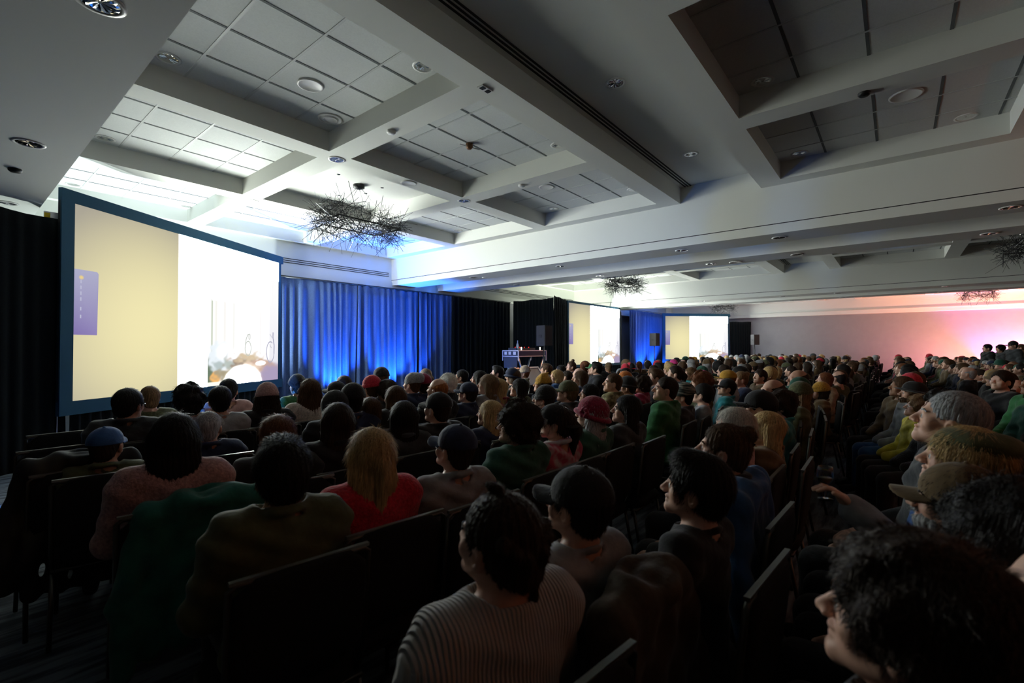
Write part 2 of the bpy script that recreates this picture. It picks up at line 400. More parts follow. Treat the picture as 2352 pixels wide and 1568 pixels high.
drape([(30.7, 7.9), (31.7, 6.9)], .02, 3.2, M_drape, 'narrow black drape right of the far screen', 18)
drape([(-3.9, 6.45), (-1.5, 7.6), (1.1, 8.88)], .02, 3.35, M_drape, 'black drape at the left picture edge before the near screen', 19, .04, .18)
rail((4.7, 11.5), (14.0, 11.5), 3.345, 'thin horizontal pipe carrying the blue stage curtains')

# ------------------------------------------------------------------ projection screens with the film frame
def screen_mesh(name, W, H, parent, power):
    """film frame as coloured facets of one sheet, HDR emission from a colour attribute"""
    V = []; Fc = []; C = []
    def add(poly, cols, lay):
        n = len(V)
        for (u, v) in poly: V.append((u * W, -.0015 * lay, v * H))
        C.extend(cols if isinstance(cols, list) else [cols] * len(poly)); Fc.append(tuple(range(n, n + len(poly))))
    def grid(u0, v0, u1, v1, nu, nv, fn, lay):
        for i in range(nu):
            for j in range(nv):
                a, c = u0 + (u1 - u0) * i / nu, u0 + (u1 - u0) * (i + 1) / nu
                d, e_ = v0 + (v1 - v0) * j / nv, v0 + (v1 - v0) * (j + 1) / nv
                P = [(a, d), (c, d), (c, e_), (a, e_)]; add(P, [fn(*p) for p in P], lay)
    def blob(cu, cv, ru, rv, ci, co, lay, n=20, clip=None, wob=0.0, seed=0):
        R = random.Random(seed); ws = [1 + wob * R.uniform(-1, 1) for _ in range(n)]
        K = 4; prev = None
        for k in range(1, K + 1):
            ring = []
            for i in range(n):
                a = 2 * math.pi * i / n; f = k / K * ws[i]
                u, v = cu + ru * f * math.cos(a), cv + rv * f * math.sin(a)
                if clip: u = min(max(u, clip[0]), clip[2]); v = min(max(v, clip[1]), clip[3])
                ring.append((u, v))
            t = (k / K) ** 2; col = tuple(ci[q] * (1 - t) + co[q] * t for q in range(3))
            t0 = ((k - 1) / K) ** 2; col0 = tuple(ci[q] * (1 - t0) + co[q] * t0 for q in range(3))
            for i in range(n):
                j = (i + 1) % n
                if prev is None: add([(cu, cv), ring[i], ring[j]], [ci, col, col], lay)
                else: add([prev[i], ring[i], ring[j], prev[j]], [col0, col, col, col0], lay)
            prev = ring
    def bg(u, v):
        if u < .385:
            # yellow wall, greyer to the top and lower left corner, warmer at the middle
            d = math.hypot((u - .26) / .36, (v - .40) / .60); k = max(0, 1 - d * d * .75)
            return (.40 + .48 * k, .37 + .43 * k, .30 + .15 * k)
        return (power * .90, power, power * .93)
    grid(0, 0, .38, 1, 10, 12, bg, 0)
    grid(.395, 0, 1, 1, 6, 6, lambda u, v: (power * .90, power, power * .93), 0)
    grid(.38, 0, .395, 1, 1, 12, lambda u, v: (1.6, 1.25, .9) if u < .39 else (power, power, power * .9), 0)
    for i in range(3): pass
    CL = (.52, .03, 1.0, 1.0)
    def right(u, v):
        edge = max(0, (u - .62) / .38) * max(0, 1 - v * 1.4)
        b_ = power * (.28 + .72 * min(1, max(0, (v - .45) / .4)))
        c = min(b_, 1.25) if v < .62 else b_
        if u > .93: c = min(c, 1.02)
        return (c * .98 - .22 * edge, c * .975 - .22 * edge, c * .97 - .10 * edge)
    def sm(x): return 1 / (1 + math.exp(-max(-30, min(30, x))))
    def nz(u, v): return math.sin(57 * u + 31 * v) * math.sin(83 * v - 22 * u) + .5 * math.sin(140 * u + 3) * math.sin(120 * v)
    SHAPES = [  # centre, radii, edge softness, roughness, colour
        (.555, .10, .045, .12, .12, .10, (.16, .22, .15)), (.60, .20, .068, .115, .10, .10, (.86, .93, .98)), (.615, .24, .03, .05, .5, .1, (1.3, 1.3, 1.35)),
        (.59, .14, .03, .04, .3, .3, (.50, .58, .58)), (.675, .17, .052, .075, .14, .12, (.50, .56, .52)), (.685, .21, .045, .045, .3, .2, (1.15, 1.15, 1.2)),
        (.575, .06, .030, .040, .18, .1, (.98, .52, .16)), (.755, .155, .09, .05, .22, .35, (.34, .26, .20)), (.78, .19, .08, .035, .5, .5, (.72, .58, .40)),
        (.63, .075, .06, .04, .3, .3, (.42, .36, .24)), (.86, .02, .17, .155, .06, .02, (.62, .42, .32)), (.80, .09, .07, .06, .4, .3, (.86, .68, .55)),
        (.955, .02, .10, .11, .25, .1, (.42, .35, .52)), (.865, .145, .036, .017, .15, .05, (2.6, 2.6, 2.5)), (.745, -.01, .115, .135, .07, .02, (power, power, power * .95)),
        (.80, .01, .03, .09, .5, .1, (.95, .86, .68))]
    def paint(u, v):
        c = list(right(u, v)); n_ = nz(u, v)
        for (uu, ww, col, v0, v1) in ((.552, .005, (.45, .52, .38), .2, .80), (.575, .010, (.93, .92, .86), .2, .78), (.625, .012, (.95, .93, .90), .2, .74), (.68, .008, (.92, .92, .88), .2, .70), (.86, .006, (.95, .94, .93), .2, .6)):
            k = math.exp(-((u - uu) / ww) ** 2) * sm((v - v0) * 60) * sm((v1 - v) * 60)
            for q in range(3): c[q] += (min(col[q], c[q]) - c[q]) * k
        for (cu, cv, ru, rv, so, ro, col) in SHAPES:
            d = math.hypot((u - cu) / ru, (v - cv) / rv) - 1 + ro * n_
            k = sm(-d / so * 2.5)
            for q in range(3): c[q] += (col[q] - c[q]) * k
        if v < .028 and u < .62: c = [1.15, 1.12, .92]
        return tuple(c)
    nu = 110 if W > 4.3 and power > 0 and not parent.get('coarse') else 48
    grid(.53, .0, 1.0, .36, nu, int(nu * .55), paint, 1)
    grid(.53, .36, 1.0, .84, nu, 10, paint, 1)
    grid(.515, .0, .53, .84, 2, 6, lambda u, v: (power, power, power * .93) if u < .525 else tuple(right(u, v)), 1)
    # left phone shape
    add([(0, .335), (.072, .335), (.075, .66), (.07, .67), (0, .67)], [(.22, .17, .42), (.27, .22, .47), (.40, .39, .55), (.42, .42, .58), (.42, .42, .58)], 2)
    blob(.022, .63, .008, .012, (.85, .65, .25), (.5, .45, .45), 3, 10)
    for v in (.60, .57, .54, .51, .46, .42): add([(.019, v), (.023, v), (.023, v + .018), (.019, v + .018)], (.5, .5, .66), 3)
    # the two hanging hoops
    def stroke(P, w_, c, lay):
        for (p, q) in zip(P, P[1:]):
            d = math.hypot((q[0] - p[0]) * 1.78, q[1] - p[1]) or 1; nx, ny = -(q[1] - p[1]) / d * w_ / 1.78, (q[0] - p[0]) * 1.78 / d * w_
            add([(p[0] - nx, p[1] - ny), (q[0] - nx, q[1] - ny), (q[0] + nx, q[1] + ny), (p[0] + nx, p[1] + ny)], c, lay)
    def hoop(cu, cv, ru, rv, c, a0=0, a1=360, w_=.006):
        stroke([(cu + ru * math.cos(math.radians(a)), cv + rv * math.sin(math.radians(a))) for a in range(a0, a1 + 1, 12)], w_, c, 7)
    hoop(.772, .265, .020, .055, (.58, .62, .56), 0, 360, .004); stroke([(.783, .375), (.768, .37), (.757, .33), (.752, .27)], .004, (.52, .56, .5), 7); hoop(.781, .355, .005, .022, (.62, .64, .6), 0, 360, .004)
    hoop(.935, .235, .030, .085, (.45, .45, .56), 60, 380, .005); stroke([(.956, .40), (.955, .36), (.965, .29), (.964, .22)], .007, (.42, .42, .55), 7)
    stroke([(.930, .385), (.941, .365), (.957, .345)], .005, (.66, .66, .74), 7); stroke([(.932, .30), (.936, .28), (.944, .268)], .004, (.55, .55, .62), 7)
    me = bpy.data.meshes.new(name); me.from_pydata(V, [], Fc); me.update()
    at = me.color_attributes.new('film', 'FLOAT_COLOR', 'POINT')
    at.data.foreach_set('color', [q for c in C for q in (c[0], c[1], c[2], 1.0)])
    m = bpy.data.materials.get('film_light')
    if m is None:
        m = bpy.data.materials.new('film_light'); m.use_nodes = True; nt = m.node_tree
        for n in list(nt.nodes):
            if n.type != 'OUTPUT_MATERIAL': nt.nodes.remove(n)
        a = nt.nodes.new('ShaderNodeAttribute'); a.attribute_name = 'film'; em = nt.nodes.new('ShaderNodeEmission')
        nt.links.new(a.outputs['Color'], em.inputs[0]); nt.links.new(em.outputs[0], nt.nodes['Material Output'].inputs[0])
    return new_obj(name, me, parent, m)
def proj_screen(pl, pr, z0, z1, label, power, f=.17):
    pl, pr = Vector(pl), Vector(pr); W = (pr - pl).length; H = z1 - z0; rz = math.atan2(pr.y - pl.y, pr.x - pl.x)
    e = empty('projection_screen', (pl.x, pl.y, 0), rz); tag(e, label, 'screen', 'projection screens')
    im = screen_mesh('picture', W, H, e, power); im.location = (0, 0, z0)
    for n_, a, c in (('top', (-f, -.01, z1), (W + f, .05, z1 + f)), ('bottom', (-f, -.01, z0 - f - .02), (W + f, .05, z0)),
                  ('left', (-f, -.01, z0), (0, .05, z1)), ('right', (W, -.01, z0), (W + f * .5, .05, z1))):
        b = MB(); b.box(a, c); b.build('frame_bar', M_sframe, e)
    b = MB(); b.box((-f, .012, z0), (W + f * .5, .05, z1)); b.build('backing', M_black, e)
    for x in (0.1, W - .1):
        b = MB(); b.tube([(x, .08, 0), (x, .08, z1)], .025); b.build('leg', M_black, e)
    rows = 6; n = int(W / .03); b = MB()
    for j in range(rows + 1):
        for i in range(n + 1):
            s = W * i / n; b.v.append((s, .03 + .03 * math.sin(s * 38 + math.sin(s * 3) * 2), (z0 - f - .01) * j / rows + .01))
    for j in range(rows):
        for i in range(n): b.f.append((j*(n+1)+i, j*(n+1)+i+1, (j+1)*(n+1)+i+1, (j+1)*(n+1)+i)); b.mi.append(0); b.sm.append(True)
    o = b.build('skirt', M_drape, e); sd = o.modifiers.new('t', 'SOLIDIFY'); sd.thickness = .005
    return e
proj_screen((1.21, 8.80), (5.11, 11.26), .87, 3.60, 'large near projection screen on the left showing a blurred film', SCREEN_POWER)
proj_screen((15.68, 9.92), (20.03, 9.92), .935, 3.375, 'middle projection screen beside the black drapes', SCREEN_POWER, .09)
proj_screen((27.5, 10.65), (30.55, 7.95), .93, 3.50, 'far projection screen behind the crowd', SCREEN_POWER)

# ------------------------------------------------------------------ uplight fixtures, speakers, equipment stand
for i, (p, t, c, e_, a) in enumerate(UPLIGHTS):
    e = empty('uplight', (p[0], p[1], 0))
    lab = ['left of the bright blue curtain folds', 'under the middle blue curtain panel', 'beside the right blue curtain panel', 'left of the pair behind the middle screen',
           'right of the pair behind the middle screen', 'magenta, on the floor by the far wall', 'orange, on the floor by the far wall', 'red, on the floor by the far wall',
           'red, by the back wall further from the camera side', 'red, by the back wall nearest the camera side',
           'blue, left of the equipment stand', 'blue, by the black drape at the left edge', 'added for white projector spill, behind the near screen at left', 'added for white projector spill, behind the near screen at right', 'added for white projector spill, behind the middle screen', 'added for white projector spill, behind the far screen'][i]
    tag(e, 'small floor uplight ' + lab, 'lamp', 'floor uplights')
    b = MB(); b.lathe([(.002, 0), (.07, 0), (.075, .02), (.075, .12), (.06, .125), (.058, .10), (.002, .10)], seg=16); b.build('housing', M_black, e)
def pa_speaker(x, y, zt, rz, label, w=.36, h=.60, d=.36):
    e = empty('speaker_stand', (x, y, 0), rz); tag(e, 'black pole stand holding the ' + label, 'stand', 'speaker stands')
    b = MB(); b.tube([(0, 0, .05), (0, 0, zt - h)], .018); b.build('pole', M_black, e)
    for k in range(3):
        a = 2 * math.pi * k / 3; b = MB(); b.tube([(0, 0, .75), (.5 * math.cos(a), .5 * math.sin(a), .015)], .012); b.build('leg', M_black, e)
    s = empty('loudspeaker', (x, y, zt - h), rz); tag(s, label, 'speaker', 'loudspeakers on poles')
    b = MB(); V = [(-w/2, -d/2), (w/2, -d/2), (w*.36, d/2), (-w*.36, d/2)]
    for z in (0, h): b.v += [(p[0], p[1], z) for p in V]
    for f in ((0, 3, 2, 1), (4, 5, 6, 7), (0, 1, 5, 4), (1, 2, 6, 5), (2, 3, 7, 6), (3, 0, 4, 7)): b.f.append(f); b.mi.append(0); b.sm.append(False)
    b.build('cabinet', mat('speaker_cabinet', (.03, .03, .034), .6), s, .01)
    b = MB(); b.box((-w/2 + .015, -d/2 - .012, .02), (w/2 - .015, -d/2, h - .02)); b.build('grille', mat('speaker_grille', (.05, .04, .035), .7, bump=.5, bscale=200), s, .004)
    b = MB(); b.box((-w/2 - .004, -.06, h * .42), (-w/2 + .012, .04, h * .45)); b.box((-w/2 - .004, -.06, h * .50), (-w/2 + .012, .04, h * .53)); b.build('handle', M_black, s)
    return s
pa_speaker(11.35, 8.05, 2.26, math.radians(-4), 'blue-lit black loudspeaker on a pole above the equipment stand')
pa_speaker(21.6, 8.9, 2.30, math.radians(-10), 'black loudspeaker on a pole before the far screen')
pa_speaker(30.2, 6.4, 2.38, math.radians(-40), 'reddish loudspeaker on a pole before the pale far wall')
def equipment():
    r = MB(); r.box((10.3, 8.3, 0), (13.0, 9.35, .40)); o = r.build('stage_riser', mat('riser_deck', (.03, .035, .05), .6), None, .01); tag(o, 'low dark riser under the equipment stand', 'riser')
    e = empty('equipment_stand', (10.96, 8.70, .40)); tag(e, 'blue and orange lit road case stand with latches on the riser', 'equipment stand')
    b = MB(); b.box((0, 0, .95), (1.42, .6, 1.12)); b.build('case_body', M_case, e)
    ed = MB()
    for (x, z0_, z1_) in ((0, .82, 1.125), (1.42, .80, 1.125)):
        for y in (-.008, .6): ed.box((x - .012, y - .012, z0_), (x + .012, y + .012, z1_))
    for z in (.95, 1.12):
        for y in (0, .6): ed.box((0, y - .014, z - .012), (1.42, y + .014, z + .012))
        for x in (0, 1.42): ed.box((x - .014, 0, z - .012), (x + .014, .6, z + .012))
    ed.build('edge_trim', M_alu, e)
    for y in (.12, .30, .46):
        b = MB(); b.box((-.03, y - .05, 1.0), (-.012, y + .05, 1.09)); b.box((-.036, y - .03, 1.02), (-.03, y + .03, 1.06)); b.build('latch', M_alu, e)
    for y in (.05, .55):
        b = MB(); b.tube([(.05, y, .95), (.45, y, .02)], .03); b.tube([(1.35, y, .95), (.95, y, .02)], .03); b.build('leg', M_alu, e)
    b = MB(); b.box((0, .05, .6), (.03, .55, .95)); b.build('side_panel', M_case, e)
    l = empty('road_case_lid', (11.3, 8.35, .40)); tag(l, 'large tilted road case lid, blue light put in its colour, leaning below the stand', 'case lid')
    M = Matrix.Rotation(math.radians(-38), 4, 'X')
    b = MB(); b.box((-.55, -.02, .0), (.75, .02, .72), 0, M); b.build('panel', mat('lid_panel', (.25, .33, .40), .35), l)  # blue of the lighting put into the panel colour
    b = MB()
    for (a, c) in (((-.57, -.05, 0), (-.51, .05, .74)), ((.71, -.05, 0), (.77, .05, .74)), ((-.57, -.05, .70), (.77, .05, .75)), ((-.57, -.05, -.02), (.77, .05, .03))): b.box(a, c, 0, M)
    b.build('edge_trim', M_alu, l)
    for z in (.15, .5):
        b = MB(); b.box((-.60, -.07, z), (-.57, .02, z + .12), 0, M); b.build('latch', M_alu, l)
    zt = .40 + 1.135
    m = empty('mixer', (11.55, 9.0, zt)); tag(m, 'row of small red-lit audio mixers on the equipment stand', 'mixer')
    for i, x in enumerate((-.35, -.02, .30)):
        b = MB(); b.box((x - .15, -.16, 0), (x + .15, .16, .07)); b.build('deck', M_case, m, .006)
    for k in range(12):
        b = MB(); b.lathe([(.002, .10), (.012, .10), (.014, .07)], (-.46 + k * .075, -.08 + (k % 3) * .06, 0), 8); b.build('knob', M_alu if k % 3 else mat('red_knob', (.6, .02, .02), .4, emit=(1, .02, .01), estr=.6), m)
    b = MB(); b.lathe([(.002, 0), (.035, 0), (.036, .02), (.036, .15), (.028, .19), (.013, .23), (.013, .27), (.016, .27), (.016, .29), (.002, .29)], seg=16)
    o = b.build('water_bottle', mat('bottle_plastic', (.6, .7, .85), .15, trans=.4)); o.location = (11.12, 8.85, zt); tag(o, 'clear water bottle standing at the left of the equipment stand', 'bottle')
    for x, l_ in ((11.24, 'beside the water bottle'), (12.2, 'at the right end of the stand')):
        b = MB(); b.lathe([(.002, 0), (.025, 0), (.012, .03), (.022, .06), (.022, .08), (.002, .095)], seg=12); o = b.build('desk_lamp', mat('lamp_glow', (.8, .8, .8), .4, emit=(1, .9, .7), estr=2.0)); o.location = (x, 8.8, zt)
        tag(o, 'tiny glowing lamp ' + l_, 'lamp')
equipment()
# truss end visible above the left drape, with a yellow tag
e = empty('screen_truss', (1.02, 8.92, 0)); tag(e, 'grey truss leg with a yellow tag behind the near screen corner', 'truss')
b = MB(); b.box((-.10, -.03, 0), (.06, .03, 3.45)); b.build('leg', M_alu, e)
b = MB(); b.box((-.10, -.036, 3.32), (-.04, -.03, 3.43)); b.build('tag', mat('yellow_tag', (.7, .5, .02), .6), e)

# ------------------------------------------------------------------ signed distance modelling of figures, hair, hats, coats
class Field:
    def __init__(s, xs, ys, zs):
        s.ax = [np.asarray(a, np.float32) for a in (xs, ys, zs)]
        s.D = np.full(tuple(len(a) for a in s.ax), 1.0, np.float32); s.T = None
    def block(s, lo, hi, pad):
        sl = []
        for a, l, h in zip(s.ax, lo, hi):
            i, j = int(np.searchsorted(a, l - pad)), int(np.searchsorted(a, h + pad))
            if j <= i: return None
            sl.append(slice(i, j))
        return tuple(sl)
    def add(s, fn, lo, hi, k=.02, op='u', T=None):
        if T is not None:
            cs = [T @ Vector((x, y, z)) for x in (lo[0], hi[0]) for y in (lo[1], hi[1]) for z in (lo[2], hi[2])]
            lo = [min(c[i] for c in cs) for i in range(3)]; hi = [max(c[i] for c in cs) for i in range(3)]
        pad = .045 + k
        sl = s.block(lo, hi, pad)
        if sl is None: return
        X = s.ax[0][sl[0]][:, None, None]; Y = s.ax[1][sl[1]][None, :, None]; Z = s.ax[2][sl[2]][None, None, :]
        if T is not None:
            I = T.inverted()
            X, Y, Z = (I[r][0] * X + I[r][1] * Y + I[r][2] * Z + I[r][3] for r in range(3))
        d = fn(X, Y, Z); A = s.D[sl]
        if op == 'u':
            h = np.clip(.5 + .5 * (A - d) / k, 0, 1); s.D[sl] = A * (1 - h) + d * h - k * h * (1 - h)
        elif op == 's':
            d = -d; h = np.clip(.5 - .5 * (A - d) / k, 0, 1); s.D[sl] = A * (1 - h) + d * h + k * h * (1 - h)
    def cap(s, a, b, ra, rb=None, k=.02, op='u', T=None, sc=(1, 1, 1)):
        rb = ra if rb is None else rb; a = [float(q) for q in a]; b = [float(q) for q in b]
        d = [(b[i] - a[i]) / sc[i] for i in range(3)]; L = sum(q * q for q in d) + 1e-12; ms = min(sc)
        def fn(X, Y, Z):
            px, py, pz = (X - a[0]) / sc[0], (Y - a[1]) / sc[1], (Z - a[2]) / sc[2]
            h = np.clip((px * d[0] + py * d[1] + pz * d[2]) / L, 0, 1)
            return (np.sqrt((px - h * d[0]) ** 2 + (py - h * d[1]) ** 2 + (pz - h * d[2]) ** 2) - (ra + (rb - ra) * h)) * ms
        m = max(ra, rb)
        s.add(fn, [min(a[i], b[i]) - m * sc[i] for i in range(3)], [max(a[i], b[i]) + m * sc[i] for i in range(3)], k, op, T)
    def ell(s, c, r, k=.02, op='u', T=None, cut=None, disp=None):
        def fn(X, Y, Z):
            x, y, z = X - c[0], Y - c[1], Z - c[2]
            k0 = np.sqrt((x / r[0]) ** 2 + (y / r[1]) ** 2 + (z / r[2]) ** 2); k1 = np.sqrt((x / r[0] ** 2) ** 2 + (y / r[1] ** 2) ** 2 + (z / r[2] ** 2) ** 2) + 1e-9
            d = k0 * (k0 - 1) / k1
            if disp is not None: d = d + disp(X, Y, Z)
            if cut is not None:
                for (n, o) in cut: d = np.maximum(d, X * n[0] + Y * n[1] + Z * n[2] - o)
            return d
        s.add(fn, [c[i] - r[i] for i in range(3)], [c[i] + r[i] for i in range(3)], k, op, T)
    def torus(s, c, R_, r, k=.01, op='u', T=None, sy=1.0, tilt=0.0):
        def fn(X, Y, Z):
            x, y = X - c[0], (Y - c[1]) / sy; z = Z - c[2] - tilt * (Y - c[1])
            return np.sqrt((np.sqrt(x * x + y * y) - R_) ** 2 + z * z) - r
        m = R_ + r
        s.add(fn, [c[0] - m, c[1] - m * sy, c[2] - r - abs(tilt) * m], [c[0] + m, c[1] + m * sy, c[2] + r + abs(tilt) * m], k, op, T)
    def mesh(s, name):
        xs, ys, zs = s.ax; D = s.D; D[0] = D[-1] = 1; D[:, 0] = D[:, -1] = 1; D[:, :, 0] = D[:, :, -1] = 1
        S_ = D < 0; c = np.zeros(tuple(n - 1 for n in D.shape), np.int8)
        for i in (0, 1):
            for j in (0, 1):
                for k in (0, 1): c += S_[i:D.shape[0] - 1 + i, j:D.shape[1] - 1 + j, k:D.shape[2] - 1 + k]
        act = (c > 0) & (c < 8); I, J, K = np.nonzero(act); vid = np.full(c.shape, -1, np.int64); vid[I, J, K] = np.arange(len(I))
        P = np.zeros((len(I), 3)); W = np.zeros(len(I))
        for ax_ in range(3):
            for p in (0, 1):
                for q in (0, 1):
                    o1 = [0, 0, 0]; oth = [a for a in range(3) if a != ax_]; o1[oth[0]] = p; o1[oth[1]] = q; o2 = list(o1); o2[ax_] = 1
                    d1 = D[I + o1[0], J + o1[1], K + o1[2]]; d2 = D[I + o2[0], J + o2[1], K + o2[2]]
                    m = (d1 < 0) != (d2 < 0); t = np.where(m, d1 / np.where(m, d1 - d2, 1), 0)
                    A = np.stack([xs[I + o1[0]], ys[J + o1[1]], zs[K + o1[2]]], 1); B = np.stack([xs[I + o2[0]], ys[J + o2[1]], zs[K + o2[2]]], 1)
                    P += np.where(m[:, None], A + (B - A) * t[:, None], 0); W += m
        P /= np.maximum(W, 1)[:, None]; F = []
        for ax_ in range(3):
            o = [a for a in range(3) if a != ax_]
            n = D.shape; sl1 = [slice(1, n[a] - 1) for a in range(3)]; sl1[ax_] = slice(0, n[ax_] - 1); sl2 = list(sl1); sl2[ax_] = slice(1, n[ax_])
            a_, b_ = S_[tuple(sl1)], S_[tuple(sl2)]; ch = a_ != b_; idx = np.nonzero(ch)
            base = [idx[0].copy(), idx[1].copy(), idx[2].copy()]
            for a in o: base[a] = base[a] + 1
            def g(da, db):
                q = [base[0], base[1], base[2]]; q[o[0]] = q[o[0]] - da; q[o[1]] = q[o[1]] - db
                return vid[q[0], q[1], q[2]]
            quad = np.stack([g(1, 1), g(0, 1), g(0, 0), g(1, 0)], 1)
            inside_first = a_[idx]
            if ax_ == 1: inside_first = ~inside_first
            quad[~inside_first] = quad[~inside_first][:, ::-1]; F.append(quad)
        F = np.concatenate(F); F = F[(F >= 0).all(1)]
        me = bpy.data.meshes.new(name); me.vertices.add(len(P)); me.vertices.foreach_set('co', P.astype(np.float32).ravel())
        me.loops.add(len(F) * 4); me.loops.foreach_set('vertex_index', F.astype(np.int32).ravel())
        me.polygons.add(len(F)); me.polygons.foreach_set('loop_start', np.arange(len(F), dtype=np.int32) * 4)
        me.polygons.foreach_set('loop_total', np.full(len(F), 4, np.int32)); me.polygons.foreach_set('use_smooth', np.ones(len(F), bool))
        me.update(calc_edges=True); me.validate(); me.materials.append(None)
        return me
def axis(lo, hi, step, bands=()):
    out = [lo]
    while out[-1] < hi:
        x = out[-1]; st_ = step
        for (a, b, s_) in bands:
            if a <= x < b: st_ = min(st_, s_)
        out.append(x + st_)
    return out

HC = Vector((0, 0, 1.155)); PIV = Vector((0, -.02, 1.06))
def head_matrix(yaw, pitch, lean=0.0):
    """head-local -> body-local; yaw clockwise seen from above, pitch up, degrees"""
    R = Matrix.Rotation(math.radians(-yaw), 4, 'Z') @ Matrix.Rotation(math.radians(pitch), 4, 'X') @ Matrix.Rotation(math.radians(lean), 4, 'Y')
    return Matrix.Translation(PIV) @ R @ Matrix.Translation(HC - PIV)

def head_prims(f, T, fine=True):
    f.ell((0, -.012, .022), (.075, .096, .091), .02, T=T)
    f.ell((0, .030, -.035), (.058, .062, .078), .03, T=T)
    for s in (-1, 1): f.cap((s * .048, .012, -.062), (s * .012, .078, -.092), .017, .016, .025, T=T)
    f.ell((0, .080, -.094), (.020, .017, .017), .02, T=T)
    for s in (-1, 1):
        f.ell((s * .043, .060, -.030), (.022, .022, .026), .02, T=T)
        f.ell((s * .076, -.004, -.024), (.013, .019, .032), .008, T=T)
    if fine:
        f.cap((-.034, .080, .010), (.034, .080, .010), .011, .011, .018, T=T)
        for s in (-1, 1): f.ell((s * .031, .100, -.008), (.017, .016, .012), .012, 's', T=T)
        for s in (-1, 1): f.ell((s * .030, .079, -.009), (.014, .0135, .0125), .004, T=T)
        for s in (-1, 1): f.ell((s * .084, .004, -.022), (.006, .009, .016), .004, 's', T=T)
    f.cap((0, .088, .006), (0, .116, -.032), .008, .0105, .014, T=T)
    for s in (-1, 1): f.ell((s * .012, .104, -.036), (.009, .010, .008), .008, T=T)
    if fine:
        f.ell((0, .092, -.056), (.021, .012, .0065), .006, T=T); f.ell((0, .090, -.069), (.019, .011, .0068), .006, T=T)
        f.ell((0, .104, -.0625), (.020, .010, .0018), .003, 's', T=T)
def neck_prims(f, T):
    n = T @ Vector((0, -.018, -.05)); f.cap(tuple(n), (0, -.03, .97), .053, .060, .03)
def torso_prims(f, g=0.0, k=.05, broad=1.0):
    b = broad
    f.cap((-.145 * b, -.02, .955), (.145 * b, -.02, .955), .056 + g, None, k)
    for s in (-1, 1): f.cap((s * .02, -.028, 1.005), (s * .14 * b, -.022, .965), .045 + g * .6, .052 + g, k)
    f.ell((0, -.005, .84), (.160 * b + g, .108 + g, .19 + g), k); f.ell((0, .015, .66), (.150 + g, .118 + g, .16), k)
    f.ell((0, -.01, .545), (.172 + g, .13 + g, .10), k)
def arms_prims(f, pose, g=0.0, k=.025, hands=False, stop=1.0):
    for s in (-1, 1):
        sh = Vector((s * .175, -.015, .945)); p = pose
        if p == 'lap': el, wr = Vector((s * .225, .06, .70)), Vector((s * .10, .27, .625))
        elif p == 'cross': el, wr = Vector((s * .215, .09, .73)), Vector((-s * .06, .19, .77 + .02 * s))
        elif p == 'hold':
            if s > 0: el, wr = Vector((.25, .13, .86)), Vector((.16, .30, 1.035))
            else: el, wr = Vector((-.225, .06, .70)), Vector((-.10, .27, .625))
        elif p == 'chin':
            if s < 0: el, wr = Vector((-.19, .20, .74)), Vector((-.05, .16, .99))
            else: el, wr = Vector((.20, .10, .70)), Vector((-.04, .22, .72))
        elif p == 'stand': el, wr = Vector((s * .225, -.02, .70)), Vector((s * .21, .10, .50))
        f.cap(sh, el, .050 + g, .041 + g, k + .015); wr2 = el + (wr - el) * stop
        f.cap(el, wr2, .041 + g, .028 + g * (1.0 if stop == 1 else .8), k)
        if hands:
            d = (wr - el).normalized(); up = Vector((0, 0, 1)); side = d.cross(up).normalized(); dn = side.cross(d).normalized()
            pc = wr + d * .045
            f.cap(wr, pc - d * .01, .024, .024, .015, sc=(1, 1, .85))
            for q in (-1, 0, 1): f.cap(wr + d * .02 + side * q * .018, wr + d * .075 + side * q * .022, .015, .013, .012)
            curl = -1
            for i in range(4):
                L = (.036, .042, .040, .032)[i]; b0 = wr + d * .085 + side * (i - 1.5) * .0185
                m = b0 + d * L * .8 + dn * curl * L * .35; e_ = m + d * L * .35 + dn * curl * L * .8
                f.cap(b0, m, .0092, .0085, .004); f.cap(m, e_, .0085, .0075, .004)
            t0 = wr + d * .03 - side * s * .024; t1 = t0 + d * .035 - side * s * .022; t2 = t1 + d * .028 - side * s * .004 + dn * curl * .008
            f.cap(t0, t1, .012, .0105, .008); f.cap(t1, t2, .0105, .009, .004)
def legs_prims(f, stand=False, g=0.0, k=.04, stop=.08):
    for s in (-1, 1):
        if stand: f.cap((s * .085, 0, .52), (s * .10, .01, .10), .085 + g, .055 + g, k); f.cap((s * .10, .01, .10), (s * .10, .0, -.30 + stop - .08), .055 + g, .04 + g, k); continue
        f.cap((s * .085, .0, .54), (s * .125, .41, .515), .083 + g, .060 + g, k)
        f.cap((s * .125, .42, .50), (s * .135, .45, stop), .056 + g, .040 + g, k)
def feet_prims(f, stand=False, g=0.0):
    z = -.345 if stand else .045; y = 0 if stand else .44
    for s in (-1, 1):
        f.cap((s * .13, y, z + .03), (s * .15, y + .14, z + .0), .036 + g, .030 + g, .02); f.cap((s * .13, y, z + .06), (s * .13, y - .03, z), .036 + g, .034 + g, .02)

